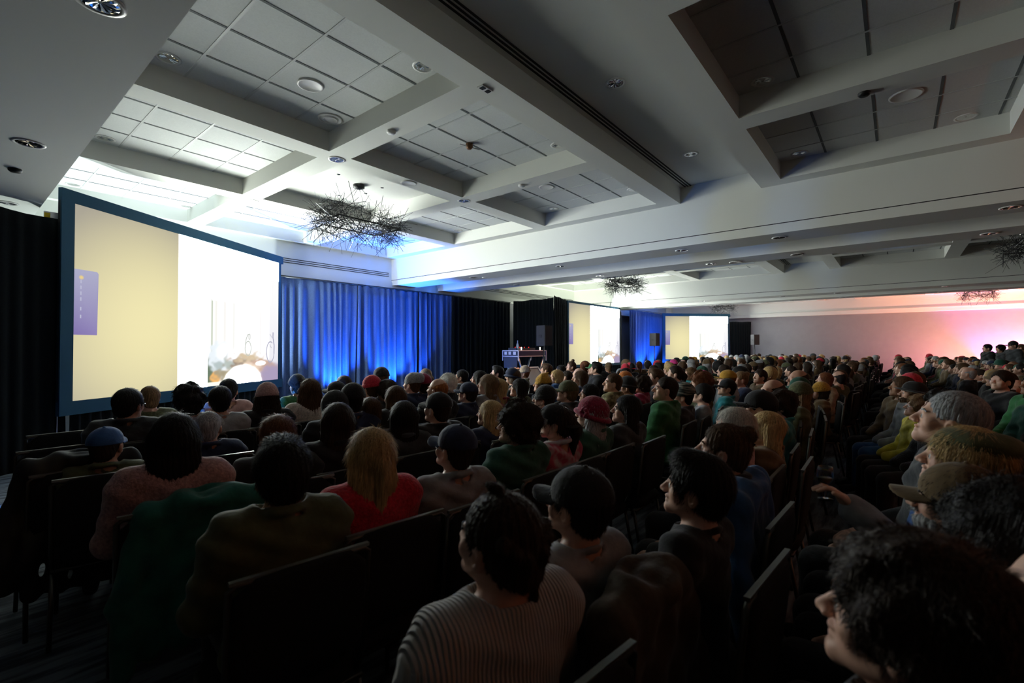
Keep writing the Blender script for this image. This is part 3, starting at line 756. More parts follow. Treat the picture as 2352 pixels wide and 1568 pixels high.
LOD = {0: (.0042, .014), 1: (.0062, .019), 2: (.0105, .030)}
_mesh = {}
def grid_for(lod, body=True, stand=False):
    hf, cf = LOD[lod]; zl = -.42 if stand else -.02
    hb = [(-.13, .13, hf)]; yb = [(-.16, .17, hf)] if lod else [(-.16, .42, hf * 1.4), (-.16, .17, hf)]
    zb = [(1.0, 1.33, hf)] + ([(.57, .68, hf * 1.5), (.99, 1.0, hf * 1.6)] if lod == 0 else [])
    return Field(axis(-.33, .33, cf, hb), axis(-.26, .68, cf, yb), axis(zl, 1.36, cf, zb))
def body_mesh(yaw, pitch, pose, lod):
    key = ('body', yaw, pitch, pose, lod)
    if key not in _mesh:
        stand = pose == 'stand'; f = grid_for(lod, stand=stand); T = head_matrix(yaw, pitch)
        torso_prims(f, -.006, .04, .95); arms_prims(f, pose, -.003, hands=(lod == 0)); legs_prims(f, stand, -.004); feet_prims(f, stand, -.004)
        if lod:
            pass
        neck_prims(f, T); head_prims(f, T, lod < 2)
        _mesh[key] = f.mesh('person')
    return _mesh[key]
def top_mesh(kind, pose, lod):
    key = ('top', kind, pose, lod)
    if key in _mesh: return _mesh[key]
    step = (.0095, .015, .026)[lod]; stand = pose == 'stand'
    f = Field(axis(-.34, .34, step), axis(-.26, .62 if pose == 'hold' else .40, step), axis(.44, 1.12, step))
    g = {'tee': .010, 'sweater': .022, 'jacket': .026, 'hoodie': .024, 'shirt': .015, 'scarf': .024, 'puffer': .038}[kind]
    torso_prims(f, g, .05); arms_prims(f, pose, g + .004, .03, stop=.98 if kind != 'tee' else .08)
    if kind == 'tee': pass
    c = (0, -.025, 1.005)
    rn = .062 if kind in ('tee', 'sweater') else .066
    f.cap((0, -.03, .96), (0, -.012, 1.10), rn - .004, rn + .03, .012, 's')
    if kind in ('tee', 'sweater', 'puffer'): f.torus((0, -.024, 1.012 if kind != 'sweater' else 1.0), rn + .006, .011 if kind != 'puffer' else .02, .010, sy=1.05, tilt=-.25)
    if kind in ('jacket', 'shirt'):
        f.torus((0, -.024, 1.022), rn + .006, .014, .014, sy=1.1, tilt=-.35); f.torus((0, -.028, 1.002), rn + .018, .014, .014, sy=1.1, tilt=-.45)
    if kind == 'hoodie':
        f.torus((0, -.035, 1.012), rn + .016, .022, .016, sy=1.15, tilt=-.35); f.ell((0, -.115, .965), (.10, .045, .07), .03)
    if kind == 'scarf':
        f.torus((0, -.01, 1.03), .072, .032, .012, sy=1.1, tilt=.1); f.torus((0, -.01, 1.0), .085, .03, .014, sy=1.1, tilt=.1); f.cap((.05, .08, 1.0), (.06, .12, .80), .035, .03, .02)
    # folds
    X = f.ax[0][:, None, None]; Y = f.ax[1][None, :, None]; Z = f.ax[2][None, None, :]
    amp = {'tee': .004, 'sweater': .003, 'jacket': .006, 'hoodie': .005, 'shirt': .006, 'scarf': .005, 'puffer': .003}[kind]
    f.D += (amp * (np.sin(31 * X + 9 * np.sin(7 * Z) + 5 * Y) * np.sin(17 * Z + 8 * X + 2) + .6 * np.sin(47 * Z - 33 * np.abs(X) + 3 * Y))).astype(np.float32)
    if kind == 'puffer': f.D += (.006 * np.abs(np.sin(Z * 42)) - .004).astype(np.float32)
    f.add(lambda X, Y, Z: X * 0 + Y * 0 + (.50 - Z), (-.4, -.4, .3), (.4, .7, .50), .01, 's') if False else None
    f.D[:, :, :] = np.maximum(f.D, (.485 - Z).astype(np.float32))
    _mesh[key] = f.mesh(kind); return _mesh[key]
def pants_mesh(lod, stand=False):
    key = ('pants', lod, stand)
    if key in _mesh: return _mesh[key]
    step = (.013, .018, .03)[lod]
    f = Field(axis(-.26, .26, step), axis(-.20, .62, step), axis(-.40 if stand else 0, .66, step))
    f.ell((0, -.01, .545), (.180, .138, .10), .05); legs_prims(f, stand, .012, stop=.10)
    if lod == 2: feet_prims(f, stand, .006)
    _mesh[key] = f.mesh('trousers'); return _mesh[key]
def shoes_mesh(side, lod, stand=False):
    key = ('shoe', side, stand)
    if key in _mesh: return _mesh[key]
    f = Field(axis(.04 if side > 0 else -.24, .24 if side > 0 else -.04, .011), axis(-.10 if stand else .34, .26 if stand else .68, .011), axis(-.42 if stand else -.02, -.2 if stand else .17, .011))
    feet_prims(f, stand, .008); _mesh[key] = f.mesh('shoe'); return _mesh[key]

def strands(a=36., amp=.0028, wob=3., b=22.):
    def fn(X, Y, Z):
        th = np.arctan2(X, -Y + .001)
        return amp * np.sin(a * th + wob * np.sin(b * Z)) + .5 * amp * np.sin(2.3 * a * th + 5 * np.sin(b * .6 * Z + 1))
    return fn
def hair_mesh(kind, lod):
    key = ('hair', kind, lod)
    if key in _mesh: return _mesh[key]
    st_ = (.0042, .0062, .0105)[lod]
    zl = {'long': -.44, 'longwavy': -.44, 'vlong': -.52, 'halfup': -.42, 'pony': -.32, 'bob': -.16, 'hood': -.2, 'beard': -.2}.get(kind, -.14)
    f = Field(axis(-.17, .17, st_), axis(-.22, .15, st_), axis(zl, .23, st_))
    face = lambda r=(.074, .085, .115), k=.012, c=(0, .108, -.055): f.ell(c, r, k, 's')
    if kind in ('short', 'crop', 'swept'):
        g = {'short': .012, 'crop': .004, 'swept': .018}[kind]
        f.ell((0, -.016, .026), (.077 + g, .097 + g, .090 + g), .01); f.ell((0, -.055, -.045), (.058 + g * .5, .045 + g * .5, .052), .03)
        if kind == 'swept': f.ell((.01, .045, .095), (.062, .055, .035), .03)
        face(); [f.ell((s * .085, .010, -.030), (.026, .030, .040), .008, 's') for s in (-1, 1)]
        dv = strands(30, .0012)
    elif kind == 'bald':
        f.ell((0, -.016, .020), (.079, .099, .092), .01); f.ell((0, -.055, -.045), (.060, .047, .052), .03); f.ell((0, .02, .09), (.085, .10, .085), .01, 's'); face(); dv = strands(30, .001)
        [f.ell((s * .085, .010, -.030), (.026, .030, .040), .008, 's') for s in (-1, 1)]
    elif kind in ('curly', 'afro', 'messy'):
        g = {'curly': .030, 'afro': .055, 'messy': .024}[kind]
        f.ell((0, -.02, .035), (.078 + g, .10 + g, .094 + g), .01); f.ell((0, -.06, -.045), (.062 + g * .6, .05 + g * .6, .06), .03); face((.078, .088, .12), c=(0, .118, -.06))
        if kind == 'afro': f.ell((0, -.05, -.03), (.115, .09, .09), .04); face((.07, .09, .115), c=(0, .125, -.05))
        q = 46 if kind != 'messy' else 34; am = {'curly': .0075, 'afro': .006, 'messy': .006}[kind]
        dv = lambda X, Y, Z: am * (np.sin(q * X + 2 * np.sin(31 * Z)) * np.sin(q * Y + 2 * np.sin(29 * X)) * 1.2 + np.sin(q * 1.3 * Z + 3 * np.sin(23 * Y + 19 * X)) * .7)
    elif kind in ('long', 'longwavy', 'vlong', 'halfup'):
        f.ell((0, -.018, .026), (.090, .112, .102), .01)
        zb = {'long': -.30, 'longwavy': -.28, 'vlong': -.40, 'halfup': -.30}[kind]
        f.cap((0, -.050, -.02), (0, -.095, zb), .088, .060, .03, sc=(1, .62, 1))
        f.cap((0, -.075, -.12), (0, -.105, zb), .085, .075, .03, sc=(1.1, .45, 1))
        for s in (-1, 1): f.cap((s * .072, -.012, .01), (s * .088, -.045, zb * .72), .030, .026, .03)
        if kind == 'longwavy':
            for s in (-1, 1): f.cap((s * .078, -.02, -.06), (s * .105, -.05, -.22), .034, .040, .03)
        face((.066, .085, .118)); f.cap((0, .0, -.06), (0, .0, -.30), .052, .056, .01, 's')
        if kind == 'halfup': f.ell((0, -.115, .015), (.030, .018, .022), .012); f.cap((0, -.122, .0), (0, -.125, -.26), .026, .018, .02)
        wob = 7. if kind == 'longwavy' else 2.
        dv = strands(34, .0032 if kind == 'longwavy' else .0014, wob, 26 if kind == 'longwavy' else 12)
    elif kind == 'bob':
        f.ell((0, -.018, .026), (.092, .112, .102), .01); f.ell((0, -.03, -.055), (.098, .085, .075), .03)
        face((.066, .090, .125)); f.cap((0, .0, -.09), (0, .0, -.20), .05, .055, .01, 's'); dv = strands(34, .0012, 2, 12)
    elif kind in ('bun', 'updo', 'pony', 'topbun'):
        f.ell((0, -.014, .024), (.084, .104, .097), .01); f.ell((0, -.055, -.040), (.060, .050, .055), .03); face((.076, .085, .115))
        [f.ell((s * .085, .010, -.030), (.024, .026, .036), .008, 's') for s in (-1, 1)]
        if kind == 'bun': f.ell((0, -.085, .085), (.045, .040, .040), .012)
        if kind == 'topbun': f.ell((0, -.03, .135), (.036, .036, .032), .010)
        if kind == 'updo':
            for s in (-1, 1):
                for i in range(7):
                    a = math.radians(35 + i * 22); f.ell((s * .088 * math.cos(a) ** .6 if math.cos(a) > 0 else s * .03, -.03 - .085 * math.sin(a) * .9, .04 - .018 * i), (.021, .021, .017), .008)
            f.ell((.0, -.095, -.05), (.05, .030, .035), .015); f.ell((-.01, .02, .125), (.012, .030, .012), .008)
            f.cap((.02, -.10, -.07), (.045, -.10, -.20), .012, .003, .008)
        if kind == 'pony': f.cap((0, -.10, .04), (0, -.145, -.02), .028, .034, .015); f.cap((0, -.145, -.02), (0, -.125, -.24), .034, .012, .02)
        dv = strands(26, .0018, 2, 14)
    elif kind == 'beard':
        f.ell((0, .045, -.080), (.062, .060, .050), .01); f.ell((0, .105, -.02), (.05, .05, .052), .01, 's'); dv = strands(30, .002)
        f.ell((0, .098, -.050), (.024, .014, .007), .006); f.ell((0, .03, .0), (.09, .09, .055), .01, 's')
    sl = f.block((-.17, -.22, zl), (.17, .15, .23), 0)
    X = f.ax[0][:, None, None]; Y = f.ax[1][None, :, None]; Z = f.ax[2][None, None, :]
    if lod < 2: f.D = (f.D + dv(X, Y, Z)).astype(np.float32)
    me = f.mesh('hair')
    if lod < 2: me = add_strands(me, kind, lod)
    _mesh[key] = me; return _mesh[key]
def add_strands(me, kind, lod):
    N = {0: 5200, 1: 1500}[lod]
    if kind in ('bald', 'beard'): N //= 4
    R = np.random.RandomState(len(kind) * 7 + lod); nv = len(me.vertices)
    co = np.zeros(nv * 3, np.float32); me.vertices.foreach_get('co', co); co = co.reshape(-1, 3)
    no = np.zeros(nv * 3, np.float32); me.vertex_normals.foreach_get('vector', no); no = no.reshape(-1, 3)
    i = R.randint(0, nv, N); p = co[i]; n = no[i]
    crown = np.array([0, -.03, .12], np.float32)
    away = p - crown; away /= np.linalg.norm(away, axis=1)[:, None] + 1e-6
    longk = kind in ('long', 'longwavy', 'vlong', 'halfup', 'bob', 'pony')
    g = away * (.6 if longk else 1.0) + np.array([0, 0, -1.0 if longk else -.25])
    g += R.normal(0, .55 if kind in ('curly', 'afro', 'messy') else .16, g.shape)
    g -= n * (g * n).sum(1)[:, None]; g /= np.linalg.norm(g, axis=1)[:, None] + 1e-6
    L = {'crop': .012, 'short': .026, 'swept': .034, 'bald': .010, 'beard': .014, 'curly': .030, 'afro': .026, 'messy': .028, 'updo': .016, 'bun': .018, 'topbun': .016}.get(kind, .06) * R.uniform(.5, 1.3, N)
    lift = {'curly': .018, 'afro': .016, 'messy': .012, 'updo': .004, 'crop': .003, 'short': .005, 'swept': .006}.get(kind, .004) * R.uniform(0, 1.2, N) ** 1.5
    wd = (.0009 if lod == 0 else .0015) * R.uniform(.6, 1.3, N); side = np.cross(g, n)
    p0 = p - n * .001; p1 = p0 + g * (L * .5)[:, None] + n * (lift * .7 + .0012)[:, None]; p2 = p0 + g * L[:, None] + n * (lift + .0004)[:, None]
    if kind in ('curly', 'afro'): p1 = p1 + side * (L * .3 * R.choice((-1, 1), N))[:, None]
    w_ = side * wd[:, None]
    V = np.concatenate([np.stack([p0 - w_, p0 + w_, p1 + w_, p1 - w_, p2], 1).reshape(-1, 3)])
    b0 = nv + np.arange(N) * 5; Q = np.stack([b0, b0 + 1, b0 + 2, b0 + 3], 1); T3 = np.stack([b0 + 3, b0 + 2, b0 + 4], 1)
    F0_ = np.zeros(len(me.loops), np.int32); me.loops.foreach_get('vertex_index', F0_)
    tot0 = np.zeros(len(me.polygons), np.int32); me.polygons.foreach_get('loop_total', tot0)
    lv = np.concatenate([F0_, Q.ravel(), T3.ravel()]).astype(np.int32); tot = np.concatenate([tot0, np.full(N, 4), np.full(N, 3)]).astype(np.int32)
    m2 = bpy.data.meshes.new('hair'); m2.vertices.add(nv + len(V)); m2.vertices.foreach_set('co', np.concatenate([co, V]).astype(np.float32).ravel())
    m2.loops.add(len(lv)); m2.loops.foreach_set('vertex_index', lv); m2.polygons.add(len(tot))
    m2.polygons.foreach_set('loop_start', (np.cumsum(tot) - tot).astype(np.int32)); m2.polygons.foreach_set('loop_total', tot)
    m2.polygons.foreach_set('use_smooth', np.ones(len(tot), bool)); m2.update(calc_edges=True); m2.materials.append(None); return m2
def hat_mesh(kind, lod):
    key = ('hat', kind, lod)
    if key in _mesh: return _mesh[key]
    st_ = (.0045, .0065, .011)[lod]
    big = kind in ('fedora', 'floppy')
    f = Field(axis(-.2 if big else -.14, .2 if big else .14, st_), axis(-.22, .24, st_), axis(-.08, .22, st_))
    rib = lambda X, Y, Z: .0016 * np.sin(44 * np.arctan2(X, -Y))
    if kind == 'beanie':
        f.ell((0, -.016, .048), (.096, .116, .112), .004, cut=[((0, -.30, -1), -.020)], disp=rib)
        f.ell((0, -.016, .030), (.103, .123, .118), .004, cut=[((0, -.30, -1), -.012), ((0, .30, 1), .052)], disp=rib)
    elif kind == 'slouch':
        f.ell((0, -.020, .048), (.098, .118, .108), .004, cut=[((0, -.30, -1), -.015)], disp=rib); f.ell((0, -.09, .10), (.07, .06, .055), .04)
    elif kind == 'peak':
        f.ell((0, -.016, .044), (.096, .116, .100), .004, cut=[((0, -.30, -1), -.020)]); f.cap((0, .0, .10), (0, -.06, .175), .07, .012, .03, sc=(1, .7, 1))
        f.ell((0, -.016, .030), (.102, .122, .108), .004, cut=[((0, -.30, -1), -.012), ((0, .30, 1), .052)])
    elif kind == 'cap':
        f.ell((0, -.014, .034), (.092, .112, .096), .004, cut=[((0, -.18, -1), -.014)]); f.ell((0, -.014, .132), (.008, .008, .006), .004)
    elif kind == 'brim':
        def plate(X, Y, Z):
            z0 = .016 - 4.5 * X * X - .10 * (Y - .08)
            e_ = np.sqrt((X / .076) ** 2 + ((Y - .085) / .088) ** 2)
            return np.maximum(np.maximum(np.abs(Z - z0) * .9 - .0042, (e_ - 1) * .07), .055 - Y)
        f.add(plate, (-.08, .05, -.02), (.08, .18, .03), .003)
    elif kind == 'cloche':
        f.ell((0, -.012, .030), (.104, .122, .112), .004, cut=[((0, -.15, -1), .020)], disp=rib)
        f.torus((0, -.01, -.010), .108, .018, .010, sy=1.18, tilt=.15)
        for i in range(6): f.ell((-.105 + .012 * math.cos(i), .035 + .026 * math.cos(i * 1.05), .015 + .026 * math.sin(i * 1.05)), (.018, .016, .016), .004)
    elif kind in ('fedora', 'floppy', 'bucket'):
        f.ell((0, -.012, .045), (.092, .112, .10), .004, cut=[((0, -.1, -1), -.020)]); 
        if kind == 'fedora': f.ell((0, -.01, .165), (.03, .10, .035), .02, 's')
        R_ = {'fedora': .150, 'floppy': .165, 'bucket': .125}[kind]
        f.ell((0, -.005, .030 if kind != 'bucket' else .008), (R_, R_ * 1.12, .012 if kind != 'bucket' else .03), .008)
        f.ell((0, -.01, -.02), (.078, .098, .055), .006, 's')
    elif kind == 'beret':
        f.ell((0, -.035, .074), (.094, .108, .042), .006); f.ell((0, -.014, .04), (.088, .108, .08), .02, cut=[((0, -.2, -1), -.030)]); f.cap((-.02, -.09, .085), (.05, -.13, .07), .03, .03, .03)
    elif kind == 'hoodup':
        f.ell((0, -.025, .020), (.112, .130, .128), .004, disp=rib); f.ell((0, -.04, -.07), (.10, .10, .08), .03); f.ell((0, .12, -.02), (.078, .085, .12), .01, 's')
    elif kind == 'visor':
        f.ell((0, -.014, .030), (.090, .110, .10), .004, cut=[((0, -.18, -1), -.018), ((0, .18, 1), .048)])
    _mesh[key] = f.mesh('hat'); return _mesh[key]
def eye_mesh():
    if 'eye' not in _mesh:
        b = MB(); R_ = .0134; n = 12
        prof = [(R_ * math.sin(a), R_ * math.cos(a)) for a in [math.pi * i / 10 for i in range(11)]]
        for (rr, yy) in prof:
            for k in range(n): a = 2 * math.pi * k / n; b.v.append((max(rr, .0001) * math.cos(a), yy, max(rr, .0001) * math.sin(a)))
        for i in range(10):
            for k in range(n): b.f.append((i*n+k, i*n+(k+1)%n, (i+1)*n+(k+1)%n, (i+1)*n+k)); b.mi.append(1 if i < 2 else 0); b.sm.append(True)
        me = bpy.data.meshes.new('eye'); me.from_pydata(b.v, [], b.f); me.update(); me.polygons.foreach_set('material_index', b.mi); me.polygons.foreach_set('use_smooth', b.sm)
        me.materials.append(mat('eye_white', (.6, .58, .55), .15)); me.materials.append(mat('iris', (.03, .02, .015), .1)); _mesh['eye'] = me
    return _mesh['eye']
def brow_mesh(sd):
    if ('brow', sd) not in _mesh:
        f = Field(axis(-.06, .06, .0035), axis(.05, .12, .0035), axis(-.02, .04, .0035)); f.cap((sd * .014, .094, .014), (sd * .034, .090, .018), .0042, .0045, .003); f.cap((sd * .034, .090, .018), (sd * .050, .078, .012), .0045, .003, .003)
        _mesh[('brow', sd)] = f.mesh('eyebrow')
    return _mesh[('brow', sd)]
def glasses_mesh():
    if 'gl' in _mesh: return _mesh['gl']
    b = MB()
    for s in (-1, 1):
        b.tube([(s * .033 + .021 * math.cos(a), .100 - .004 * abs(math.cos(a)), -.010 + .016 * math.sin(a)) for a in [i * math.pi / 7 for i in range(14)]], .0016, 5, close=True)
        b.tube([(s * .054, .097, -.005), (s * .076, .06, -.003), (s * .080, -.01, -.006)], .0018, 5)
    b.tube([(-.012, .103, -.006), (.012, .103, -.006)], .0016, 5)
    me = bpy.data.meshes.new('glasses'); me.from_pydata(b.v, [], b.f); me.update(); me.polygons.foreach_set('use_smooth', b.sm); me.materials.append(None)
    _mesh['gl'] = me; return me

HAIRC = {'black': (.012, .010, .010), 'dark brown': (.03, .018, .012), 'brown': (.085, .045, .022), 'reddish brown': (.17, .06, .022), 'light brown': (.20, .12, .06),
         'blond': (.52, .36, .16), 'grey': (.36, .37, .38), 'white': (.68, .66, .60), 'ginger': (.40, .14, .04)}
CLOTHC = {'black': (.012, .012, .014), 'navy': (.018, .028, .07), 'charcoal': (.04, .045, .05), 'olive': (.09, .10, .045), 'green': (.03, .15, .05), 'grey': (.26, .27, .28), 'pale grey': (.46, .47, .48),
          'red': (.55, .02, .045), 'maroon': (.26, .015, .05), 'cream': (.62, .57, .50), 'brown': (.14, .09, .04), 'blue': (.03, .10, .28), 'teal': (.02, .22, .25), 'pink': (.85, .06, .33),
          'yellow': (.55, .46, .04), 'mustard': (.50, .27, .03), 'orange': (.5, .16, .03), 'tan': (.36, .26, .16), 'dusty pink': (.50, .30, .28), 'dark green': (.02, .09, .06), 'purple': (.20, .06, .26), 'white': (.78, .78, .78)}
def ob(name, me, m, parent=None):
    o = bpy.data.objects.new(name, me); COL.objects.link(o); o.material_slots[0].link = 'OBJECT'; o.material_slots[0].material = m
    if parent is not None: o.parent = parent
    return o
def person(x, y, yaw, ztop=1.27, hy=0, pitch=8, pose='lap', hair=('short', 'dark brown'), top=('tee', 'black'), hat=None, hatback=False, glasses=False, beard=False, skin=0, pants='black',
           lod=1, label='', group=None, slim=1.0, dep_face=False, topmat=None, hatmat=None):
    hy = int(round(hy / 15.0) * 15); s = ztop / 1.275; stand = pose == 'stand'
    o = ob('person', body_mesh(hy, pitch, pose, lod), SKIN[skin]); tag(o, label, 'person', group)
    sx = s if stand else min(max(s, .92), 1.08)
    sc = Vector((sx * slim, sx, s if not stand else s)); zo = 0
    if stand: s = ztop / (1.275 + .385); sc = Vector((s, s, s)); zo = .385 * s
    o.location = (x, y, zo); o.rotation_euler = (0, 0, -math.radians(yaw)); o.scale = sc
    T = head_matrix(hy, pitch)
    if hair:
        h = ob('hair', hair_mesh(hair[0], lod), hairm(HAIRC[hair[1]]), o); h.matrix_local = T
    if lod < 2 and dep_face:
        for sd in (-1, 1):
            g_ = ob('eye', eye_mesh(), None, o); g_.material_slots[0].link = 'DATA'; g_.matrix_local = T @ Matrix.Translation((sd * .030, .0795, -.009))
            g_ = ob('eyebrow', brow_mesh(sd), hairm(HAIRC[hair[1] if hair else 'dark brown']), o); g_.matrix_local = T
    if beard: h = ob('beard', hair_mesh('beard', min(lod, 1)), hairm(HAIRC[beard]), o); h.matrix_local = T
    if hat:
        k, c = hat; hm = hatmat or (knit(CLOTHC[c]) if k in ('beanie', 'slouch', 'peak', 'cloche') else cloth(CLOTHC[c])); TT = T @ Matrix.Rotation(math.pi if hatback else 0, 4, 'Z')
        nm = {'beanie': 'beanie', 'slouch': 'beanie', 'peak': 'beanie', 'cap': 'cap', 'cloche': 'cloche_hat', 'fedora': 'brimmed_hat', 'floppy': 'brimmed_hat', 'bucket': 'bucket_hat', 'beret': 'beret', 'hoodup': 'hood', 'visor': 'cap_band'}[k]
        h = ob(nm, hat_mesh(k, lod), hm, o); h.matrix_local = TT
        if k in ('cap', 'visor'): br = ob('brim', hat_mesh('brim', lod), hm, h)
    if glasses: g = ob('glasses', glasses_mesh(), M_alu if glasses == 'white' else M_black, o); g.matrix_local = T
    t = ob({'tee': 'shirt', 'shirt': 'shirt', 'sweater': 'sweater', 'jacket': 'jacket', 'hoodie': 'hoodie', 'scarf': 'jacket', 'puffer': 'jacket'}[top[0]], top_mesh(top[0], pose if pose != 'chin' else 'chin', lod), topmat or (knit(CLOTHC[top[1]]) if top[0] == 'sweater' else cloth(CLOTHC[top[1]])), o)
    ob('trousers', pants_mesh(lod, stand), cloth(CLOTHC[pants]), o)
    if lod < 2:
        for sd in (-1, 1): ob('shoe', shoes_mesh(sd, lod, stand), M_black, o)
    return o

# ------------------------------------------------------------------ chairs
M_seat = mat('chair_fabric', (.008, .009, .010), .9, bump=.3, bscale=120)
M_cframe = mat('chair_frame_metal', (.10, .10, .09), .35, .8)
M_ctop = mat('chair_top_rail', (.25, .26, .24), .4, .8)
_cm = {}
def rounded_slab(w, h, t, M, seg=6):
    b = MB(); n = 20; out = []
    for i in range(n):
        a = 2 * math.pi * i / n; q = (abs(math.cos(a)) ** 6 + abs(math.sin(a)) ** 6) ** (-1 / 6); out.append((math.cos(a) * q * w / 2, math.sin(a) * q * h / 2))
    rings = [(0.0, t / 2), (.7, t / 2), (.93, t * .42), (1.0, t * .2), (1.0, -t * .2), (.93, -t * .42), (.7, -t / 2), (0.0, -t / 2)]
    for (s_, z) in rings:
        for (x, y) in out: p = M @ Vector((x * max(s_, .001), y * max(s_, .001), z)); b.v.append(tuple(p))
    for j in range(len(rings) - 1):
        for i in range(n):
            k = (i + 1) % n; b.f.append((j*n+i, (j+1)*n+i, (j+1)*n+k, j*n+k)); b.mi.append(0); b.sm.append(True)
    return b
MBACK = Matrix.Translation((0, -.205, .70)) @ Matrix.Rotation(math.radians(97), 4, 'X')
MSEAT = Matrix.Translation((0, .03, .44))
def chair_parts():
    if _cm: return
    _cm['seat'] = rounded_slab(.46, .45, .08, MSEAT); _cm['backrest'] = rounded_slab(.43, .40, .045, MBACK)
    b = MB(); xw = .222
    b.tube([(-xw, -.13, .40), (-xw, -.18, .50), (-xw, -.222, .87), (-xw + .02, -.223, .885), (xw - .02, -.223, .885), (xw, -.222, .87), (xw, -.18, .50), (xw, -.13, .40)], .011, 8)
    _cm['back_frame'] = b
    b = MB(); b.box((-xw, -.232, .889), (xw, -.214, .901)); _cm['top_rail'] = b
    b = MB(); b.tube([(-.22, .24, .40), (.22, .24, .40), (.22, -.17, .40), (-.22, -.17, .40)], .011, 8, close=True); _cm['seat_frame'] = b
    for i, (sx, y0, y1) in enumerate(((-1, .24, .26), (1, .24, .26), (-1, -.15, -.22), (1, -.15, -.22))):
        b = MB(); b.tube([(sx * .22, y0, .40), (sx * .225, y1, .0)], .011, 8); _cm['leg%d' % i] = b
    out = {}
    for k, b in list(_cm.items()):
        me = bpy.data.meshes.new('chair_' + k); me.from_pydata(b.v, [], b.f); me.update(); me.polygons.foreach_set('use_smooth', b.sm)
        me.materials.append(M_seat if k in ('seat', 'backrest') else M_ctop if k == 'top_rail' else M_cframe); out[k] = me
    # one joined mesh for the far rows
    J = MB()
    for k, b in _cm.items():
        n = len(J.v); J.v += b.v; J.f += [tuple(q + n for q in f_) for f_ in b.f]; J.mi += [0 if k in ('seat', 'backrest') else 1] * len(b.f); J.sm += b.sm
    me = bpy.data.meshes.new('banquet_chair'); me.from_pydata(J.v, [], J.f); me.update(); me.polygons.foreach_set('use_smooth', J.sm); me.polygons.foreach_set('material_index', J.mi)
    me.materials.append(M_seat); me.materials.append(M_cframe); out['all'] = me
    _cm.clear(); _cm.update(out)
def chair(x, y, yaw, near, label, group):
    chair_parts()
    if near:
        e = empty('banquet_chair', (x, y, 0), -math.radians(yaw)); tag(e, label, 'chair', group)
        for k in ('seat', 'backrest', 'back_frame', 'top_rail', 'seat_frame', 'leg0', 'leg1', 'leg2', 'leg3'):
            o = bpy.data.objects.new('leg' if k.startswith('leg') else k, _cm[k]); COL.objects.link(o); o.parent = e
        return e
    o = bpy.data.objects.new('banquet_chair', _cm['all']); COL.objects.link(o); o.location = (x, y, 0); o.rotation_euler = (0, 0, -math.radians(yaw)); tag(o, label, 'chair', group)
    return o

def unproject(u, v, z):
    d = FW * FPX + RT * (u - CX) - UP * (v - CY); t = (z - EYE) / d.z; return d.x * t, d.y * t
def to_row(u, v, k):
    d = FW * FPX + RT * (u - CX) - UP * (v - CY); y = .8 + .955 * k; t = y / d.y; return d.x * t, y, EYE + d.z * t
def look(x, y):
    tx, ty = ((3.1, 10.0) if x < 9 else (19.8, 11.0) if x < 18 else (28.5, 9.3))
    return math.degrees(math.atan2(tx - x, ty - y))
# ------------------------------------------------------------------ the audience members one can tell apart
# (u, v of the head top; row or None; head-top height or None; head turn; keyword changes; label)
H = 'hair'; ribknit = None
def rib_material():
    m = bpy.data.materials.new('ribbed_knit'); m.use_nodes = True; nt = m.node_tree; b = nt.nodes['Principled BSDF']
    b.inputs['Base Color'].default_value = (.60, .58, .54, 1); b.inputs['Roughness'].default_value = .95; b.inputs['Sheen Weight'].default_value = .4
    tc = nt.nodes.new('ShaderNodeTexCoord'); wv = nt.nodes.new('ShaderNodeTexWave'); wv.bands_direction = 'X'; wv.inputs['Scale'].default_value = 30; wv.inputs['Distortion'].default_value = 1.2; wv.inputs['Detail Scale'].default_value = .8
    bp = nt.nodes.new('ShaderNodeBump'); bp.inputs['Strength'].default_value = .9; bp.inputs['Distance'].default_value = .012
    nt.links.new(tc.outputs['Object'], wv.inputs[0]); nt.links.new(wv.outputs[1], bp.inputs['Height']); nt.links.new(bp.outputs[0], b.inputs['Normal'])
    return m
def mixmat(name, c1, c2, scale=12, stretch=None, thr=.5):
    m = bpy.data.materials.new(name); m.use_nodes = True; nt = m.node_tree; b = nt.nodes['Principled BSDF']; b.inputs['Roughness'].default_value = .85
    tc = nt.nodes.new('ShaderNodeTexCoord'); mp = nt.nodes.new('ShaderNodeMapping'); n = nt.nodes.new('ShaderNodeTexNoise'); n.inputs['Scale'].default_value = scale
    if stretch: mp.inputs['Scale'].default_value = stretch
    cr = nt.nodes.new('ShaderNodeValToRGB'); cr.color_ramp.elements[0].position = thr - .06; cr.color_ramp.elements[1].position = thr + .06
    cr.color_ramp.elements[0].color = (*c1, 1); cr.color_ramp.elements[1].color = (*c2, 1)
    nt.links.new(tc.outputs['Object'], mp.inputs[0]); nt.links.new(mp.outputs[0], n.inputs['Vector']); nt.links.new(n.outputs[0], cr.inputs[0]); nt.links.new(cr.outputs[0], b.inputs['Base Color'])
    return m
M_rib = rib_material(); M_tie = mixmat('tie_dye', (.45, .08, .14), (.50, .50, .52), 9); M_camo = mixmat('camouflage', (.10, .08, .03), (.30, .26, .13), 14)
M_stripe = mixmat('striped_knit', (.02, .03, .03), (.30, .28, .22), 6, (1, 1, 9), .56)
